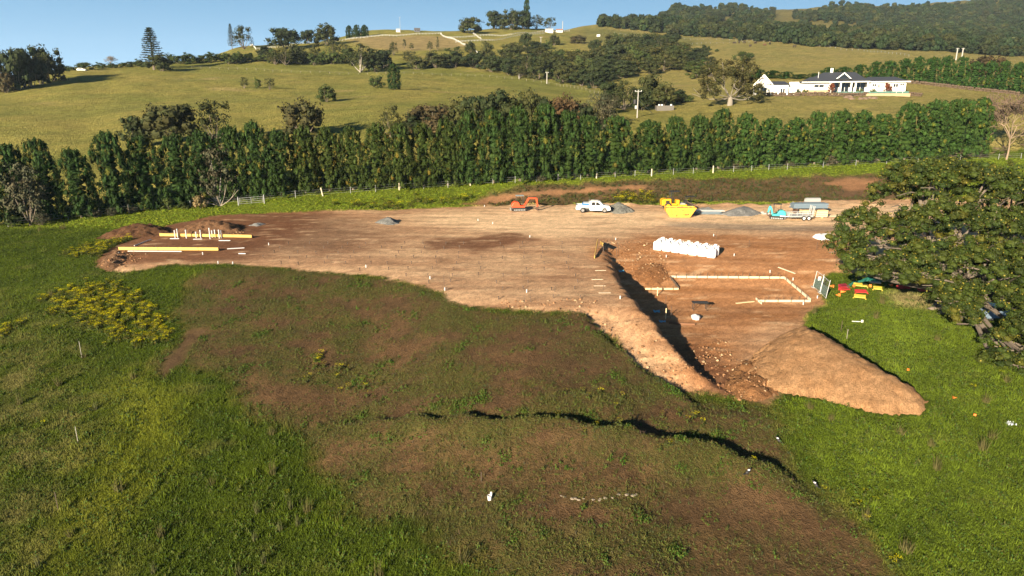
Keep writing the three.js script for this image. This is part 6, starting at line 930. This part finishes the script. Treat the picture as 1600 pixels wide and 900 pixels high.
  for (const [x0, x1, y0, y1] of [[1183, 1187, 137, 146.5], [1188, 1192, 137, 146.5], [1193, 1197, 137, 146.5], [1218, 1220.5, 139, 146.5], [1221.5, 1224, 139, 146.5]]) mesh('window', B(X2(x1) - X2(x0), Y2(y0) - Y2(y1), 0.12, (X2(x0) + X2(x1)) / 2, (Y2(y0) + Y2(y1)) / 2, -0.14), M.glass, w);
  const lw = P(1237, 147.5); solo('garden_wall', 'white garden wall joining outbuilding and house', 'wall', merge([B(2.6, 3.3, 0.35, 0, 1.4, 0), B(2.9, 0.14, 0.5, 0, 3.1, 0)]), wall, lw, -0.3);
  const qw = P(1246, 148).add(V(0, 0.3, 1)); plant('shrub', 0, qw, 1.2, 1.8, 'dark round bush before the garden wall', { name: 'garden_bush', category: 'bush' });
}
// dry stone walls: many stones, too small to pick apart
function stoneWall(label, line, high) {
  const r = rng(line[0][0]), o = P(...line[0]), im = []; for (let i = 1; i < line.length; i++) { const a = P(...line[i - 1]), b = P(...line[i]), n = Math.round(a.distanceTo(b) / 0.7); for (let k = 0; k < n; k++) for (const lay of [0, 1]) { const x = lerp(a.x, b.x, (k + r()) / n), z = lerp(a.z, b.z, (k + r()) / n) + (r() - 0.5) * 0.5; const g = new THREE.IcosahedronGeometry(0.42 + 0.15 * r(), 0); g.scale(1.2, 0.8, 0.9); g.rotateY(r() * 6); g.translate(x - o.x, height(x, -z) - o.y + 0.2 + lay * high * 0.5, z - o.z); im.push(g); } }
  const t = thing('stone_wall', label, 'wall', o); mesh('stones', merge(im), std(0.10, 0.07, 0.048, 0.95), t).userData.kind = 'stuff';
}
stoneWall('low dry stone wall in front of the white house', [[1190, 150.5], [1240, 150], [1300, 150], [1360, 149.5], [1410, 148.5], [1440, 151]], 1.2);
stoneWall('dry stone wall climbing right of the house below the hedge', [[1412, 129.5], [1450, 133], [1500, 139], [1550, 144], [1592, 149]], 1.2);
[[1322, 153], [1328, 152], [1331, 155], [1345, 155], [1352, 155], [1358, 153.5], [1366, 154]].forEach(([x, y], i) => { const g = new THREE.IcosahedronGeometry(0.75, 1), p = g.attributes.position; for (let k = 0; k < p.count; k++) { const q = 1 + 0.25 * n3(p.getX(k) * 2 + i * 7, p.getY(k) * 2, p.getZ(k) * 2); p.setXYZ(k, p.getX(k) * q * 1.4, p.getY(k) * q * 0.8, p.getZ(k) * q); } g.computeVertexNormals(); solo('boulder', 'brown boulder, ' + ['first', 'second', 'third', 'fourth', 'fifth', 'sixth', 'seventh'][i] + ' from the left below the house', 'boulder', g, std(0.16, 0.11, 0.08, 0.95), P(x, y)); });

// ---------------------------------------------------------------- poles, sheds, distant houses, cattle, cars
const poleMat = std(0.36, 0.35, 0.33, 0.8);
function pole(px, foot, top, label, o = {}) { const p = P(px, foot), H = (foot - top) / scaleAt(p), t = thing('utility_pole', label, 'pole', p, o.turn || 0); mesh('shaft', rod(V(0, -0.5, 0), V(0, H, 0), o.r || 0.22, (o.r || 0.22) * 0.8, 8), poleMat, t); if (o.arm !== 0) mesh('cross_arm', B(o.arm || 1.8, 0.16, 0.14, 0, H - 0.4, 0), M.grey, t); for (const s of [-0.8, 0.8]) if (o.arm !== 0) mesh('insulator', rod(V(s, H - 0.32, 0), V(s, H - 0.1, 0), 0.07), M.white, t); return { t, H }; }
{ const { t, H } = pole(995.5, 184, 142, 'pale concrete pole carrying a black transformer', { r: 0.16 }); const g = new THREE.CylinderGeometry(0.5, 0.5, 1.1, 14); g.translate(-0.75, H - 3.0, 0.1); mesh('transformer', g, M.black, t); mesh('switch_box', B(0.5, 0.9, 0.4, -0.5, H - 4.4, 0.2, 0.05), M.galv, t); const q = P(1019, 177).sub(t.position); mesh('stay_wire', rod(V(0, H * 0.65, 0), q, 0.06, 0.06, 5), M.grey, t); }
pole(845, 83, 59, 'thin pale pole on the slope above the gully'); pole(854.5, 131, 113, 'pale pole at the edge of the middle paddock', { r: 0.3 }); pole(884, 125, 116, 'short pale pole right of the middle paddock', { r: 0.25, arm: 0 }); pole(811, 123, 115, 'short pale pole left in the middle paddock', { r: 0.25, arm: 0 });
pole(686, 46, 30, 'white pole in front of the lone ridge fig', { r: 0.35, arm: 0 }); pole(879, 49, 34, 'white pole right of the homestead grove', { r: 0.35, arm: 0 }); pole(1493.5, 94, 76, 'left one of two far pale poles above the hedge', { r: 0.4 }); pole(1502, 95, 76, 'right one of two far pale poles above the hedge', { r: 0.4 }); pole(625.5, 52, 28, 'thin radio mast on the ridge', { r: 0.14, arm: 0.8 });
function shed(px, foot, wPx, hPx, wallMat, roofMat, label, name = 'distant_house', cat = 'house') { const p = P(px, foot), s = scaleAt(p), w = wPx / s, h = hPx / s, t = thing(name, label, cat, p, -Math.atan2(p.x, -p.z) * 0.8); mesh('wall', B(w, h * 0.6 + 1.5, w * 0.4, 0, h * 0.3 - 0.75, 0), wallMat, t); const g = extrude([[-w * 0.24, h * 0.55], [0, h], [w * 0.24, h * 0.55]], w * 1.06); g.rotateY(Math.PI / 2); mesh('roof', g, roofMat, t); for (const k of [-0.25, 0.1, 0.3]) mesh('window', B(w * 0.1, h * 0.25, 0.1, w * k, h * 0.33, w * 0.2 + 0.03), M.glass, t); return t; }
const hw = std(0.7, 0.7, 0.7, 0.7), hr = std(0.36, 0.38, 0.4, 0.5), hred = std(0.25, 0.13, 0.1, 0.7), hdark = std(0.08, 0.08, 0.09, 0.6);
shed(622, 50, 6, 5, hw, hr, 'small pale box shed under the radio mast', 'distant_shed', 'shed'); shed(652, 50, 9, 6, hdark, hdark, 'small dark shed on the ridge', 'distant_shed', 'shed');
shed(858, 51, 12, 6, hw, hr, 'white homestead roof left in the ridge gap'); shed(874, 50.5, 10, 5, hw, hred, 'small homestead building with a brown roof'); shed(826, 44, 6, 4, hw, hw, 'white gable among the homestead trees');
shed(1445, 52, 24, 8, hw, hr, 'grey roofed house in the forest on the right hill'); shed(1480, 64, 13, 5, hw, hr, 'pale low roof left of the red roof on the hill'); shed(1497, 64, 14, 6, hred, hred, 'red roofed house on the right hill'); shed(1518, 67, 16, 6, hw, hw, 'white roofed house on the right hill'); shed(1545, 70, 18, 3, hw, hr, 'long low pale roof at the right of the hill houses'); shed(1212, 52, 10, 6, hw, hw, 'white house at the forest edge in the middle');
shed(1286, 46, 5, 3, hw, hr, 'tiny roof on the earth cutting, left'); shed(1310, 48, 6, 3, hw, hr, 'tiny roof on the earth cutting, middle'); shed(1335, 49, 8, 3, hw, hw, 'tiny white roof on the earth cutting, right'); shed(935, 57, 5, 3, hw, hw, 'tiny white hut on the ridge pasture', 'distant_shed', 'shed');
{ const t = thing('water_tank', 'low concrete tank with white caps behind the windbreak', 'tank', P(1038, 172)); mesh('tank_wall', B(5, 1.6, 3, 0, 0.5, 0, 0.05), std(0.13, 0.12, 0.11, 0.9), t); for (const x of [-1.6, -0.8, 1.9]) mesh('cap', B(0.5, 0.4, 0.5, x, 1.45, 0, 0.05), M.white, t); }
{ // cattle on the right paddock
  const cow = []; const e = (x, y, z, a, b, c) => { const g = new THREE.SphereGeometry(1, 12, 8); g.scale(a, b, c); g.translate(x, y, z); return g; };
  const body = merge([e(0, 1.05, 0, 0.85, 0.42, 0.36), e(0.55, 1.15, 0, 0.42, 0.42, 0.33), e(-0.6, 1.12, 0, 0.36, 0.38, 0.34), e(1.0, 1.0, 0, 0.38, 0.22, 0.17), e(1.32, 0.78, 0, 0.27, 0.15, 0.13), ...[[0.6, 0.2], [0.6, -0.2], [-0.65, 0.2], [-0.65, -0.2]].map(([x, z]) => rod(V(x, 0, z), V(x * 0.97, 0.95, z), 0.07, 0.13, 7)), rod(V(-0.95, 1.2, 0), V(-1.02, 0.45, 0), 0.04, 0.02, 5), rod(V(1.1, 0.95, 0.1), V(1.08, 1.0, 0.28), 0.05, 0.03, 5), rod(V(1.1, 0.95, -0.1), V(1.08, 1.0, -0.28), 0.05, 0.03, 5)]);
  const dark = std(0.03, 0.02, 0.017, 0.8), br = std(0.10, 0.045, 0.025, 0.8); [[1147, 69, 'leftmost'], [1155, 68, 'second'], [1163, 68, 'third'], [1172, 73.5, 'lowest'], [1180, 69, 'fifth'], [1195, 72, 'reddish'], [1203, 70, 'seventh'], [1241, 74.5, 'far right']].forEach(([x, y, w], i) => { const t = solo('cow', 'dark cow grazing high on the right paddock, ' + w + ' of the herd', 'cow', body, i === 5 ? br : dark, P(x, y), i * 1.7); t.scale.setScalar(1.25); });
}
function car(label, at, turn, paint) { const t = thing('parked_car', label, 'car', at, turn), g = extrude([[-2.1, 0.35], [-2.15, 0.8], [-1.9, 0.98], [-1.45, 1.42], [0.25, 1.46], [1.0, 1.02], [1.95, 0.88], [2.15, 0.65], [2.12, 0.35]], 1.6, 0.07); mesh('body', g, paint, t); for (const s of [-1, 1]) mesh('side_window', extrude([[-1.5, 1.0], [-1.25, 1.36], [0.2, 1.38], [0.75, 1.0]], 0.02).translate(0, 0, s * 0.885), M.glass, t); mesh('windscreen', (() => { const w = B(0.02, 0.62, 1.3); w.rotateZ(0.98); w.translate(0.72, 1.3, 0); return w; })(), M.glass, t); for (const x of [-1.35, 1.35]) for (const s of [-1, 1]) wheel(t, x, 0.32, s * 0.76, 0.32, 0.2); return t; }
car('blue grey car parked in the shade under the fig', P(1558, 497), 0.15, std(0.16, 0.22, 0.3, 0.25)); car('white car parked on the left hilltop', P(128, 111), 0.1, M.white);
console.log('far done');

scene.traverse(o => { if (o.isMesh) o.castShadow = o.receiveShadow = true; });
renderer.render(scene, camera);
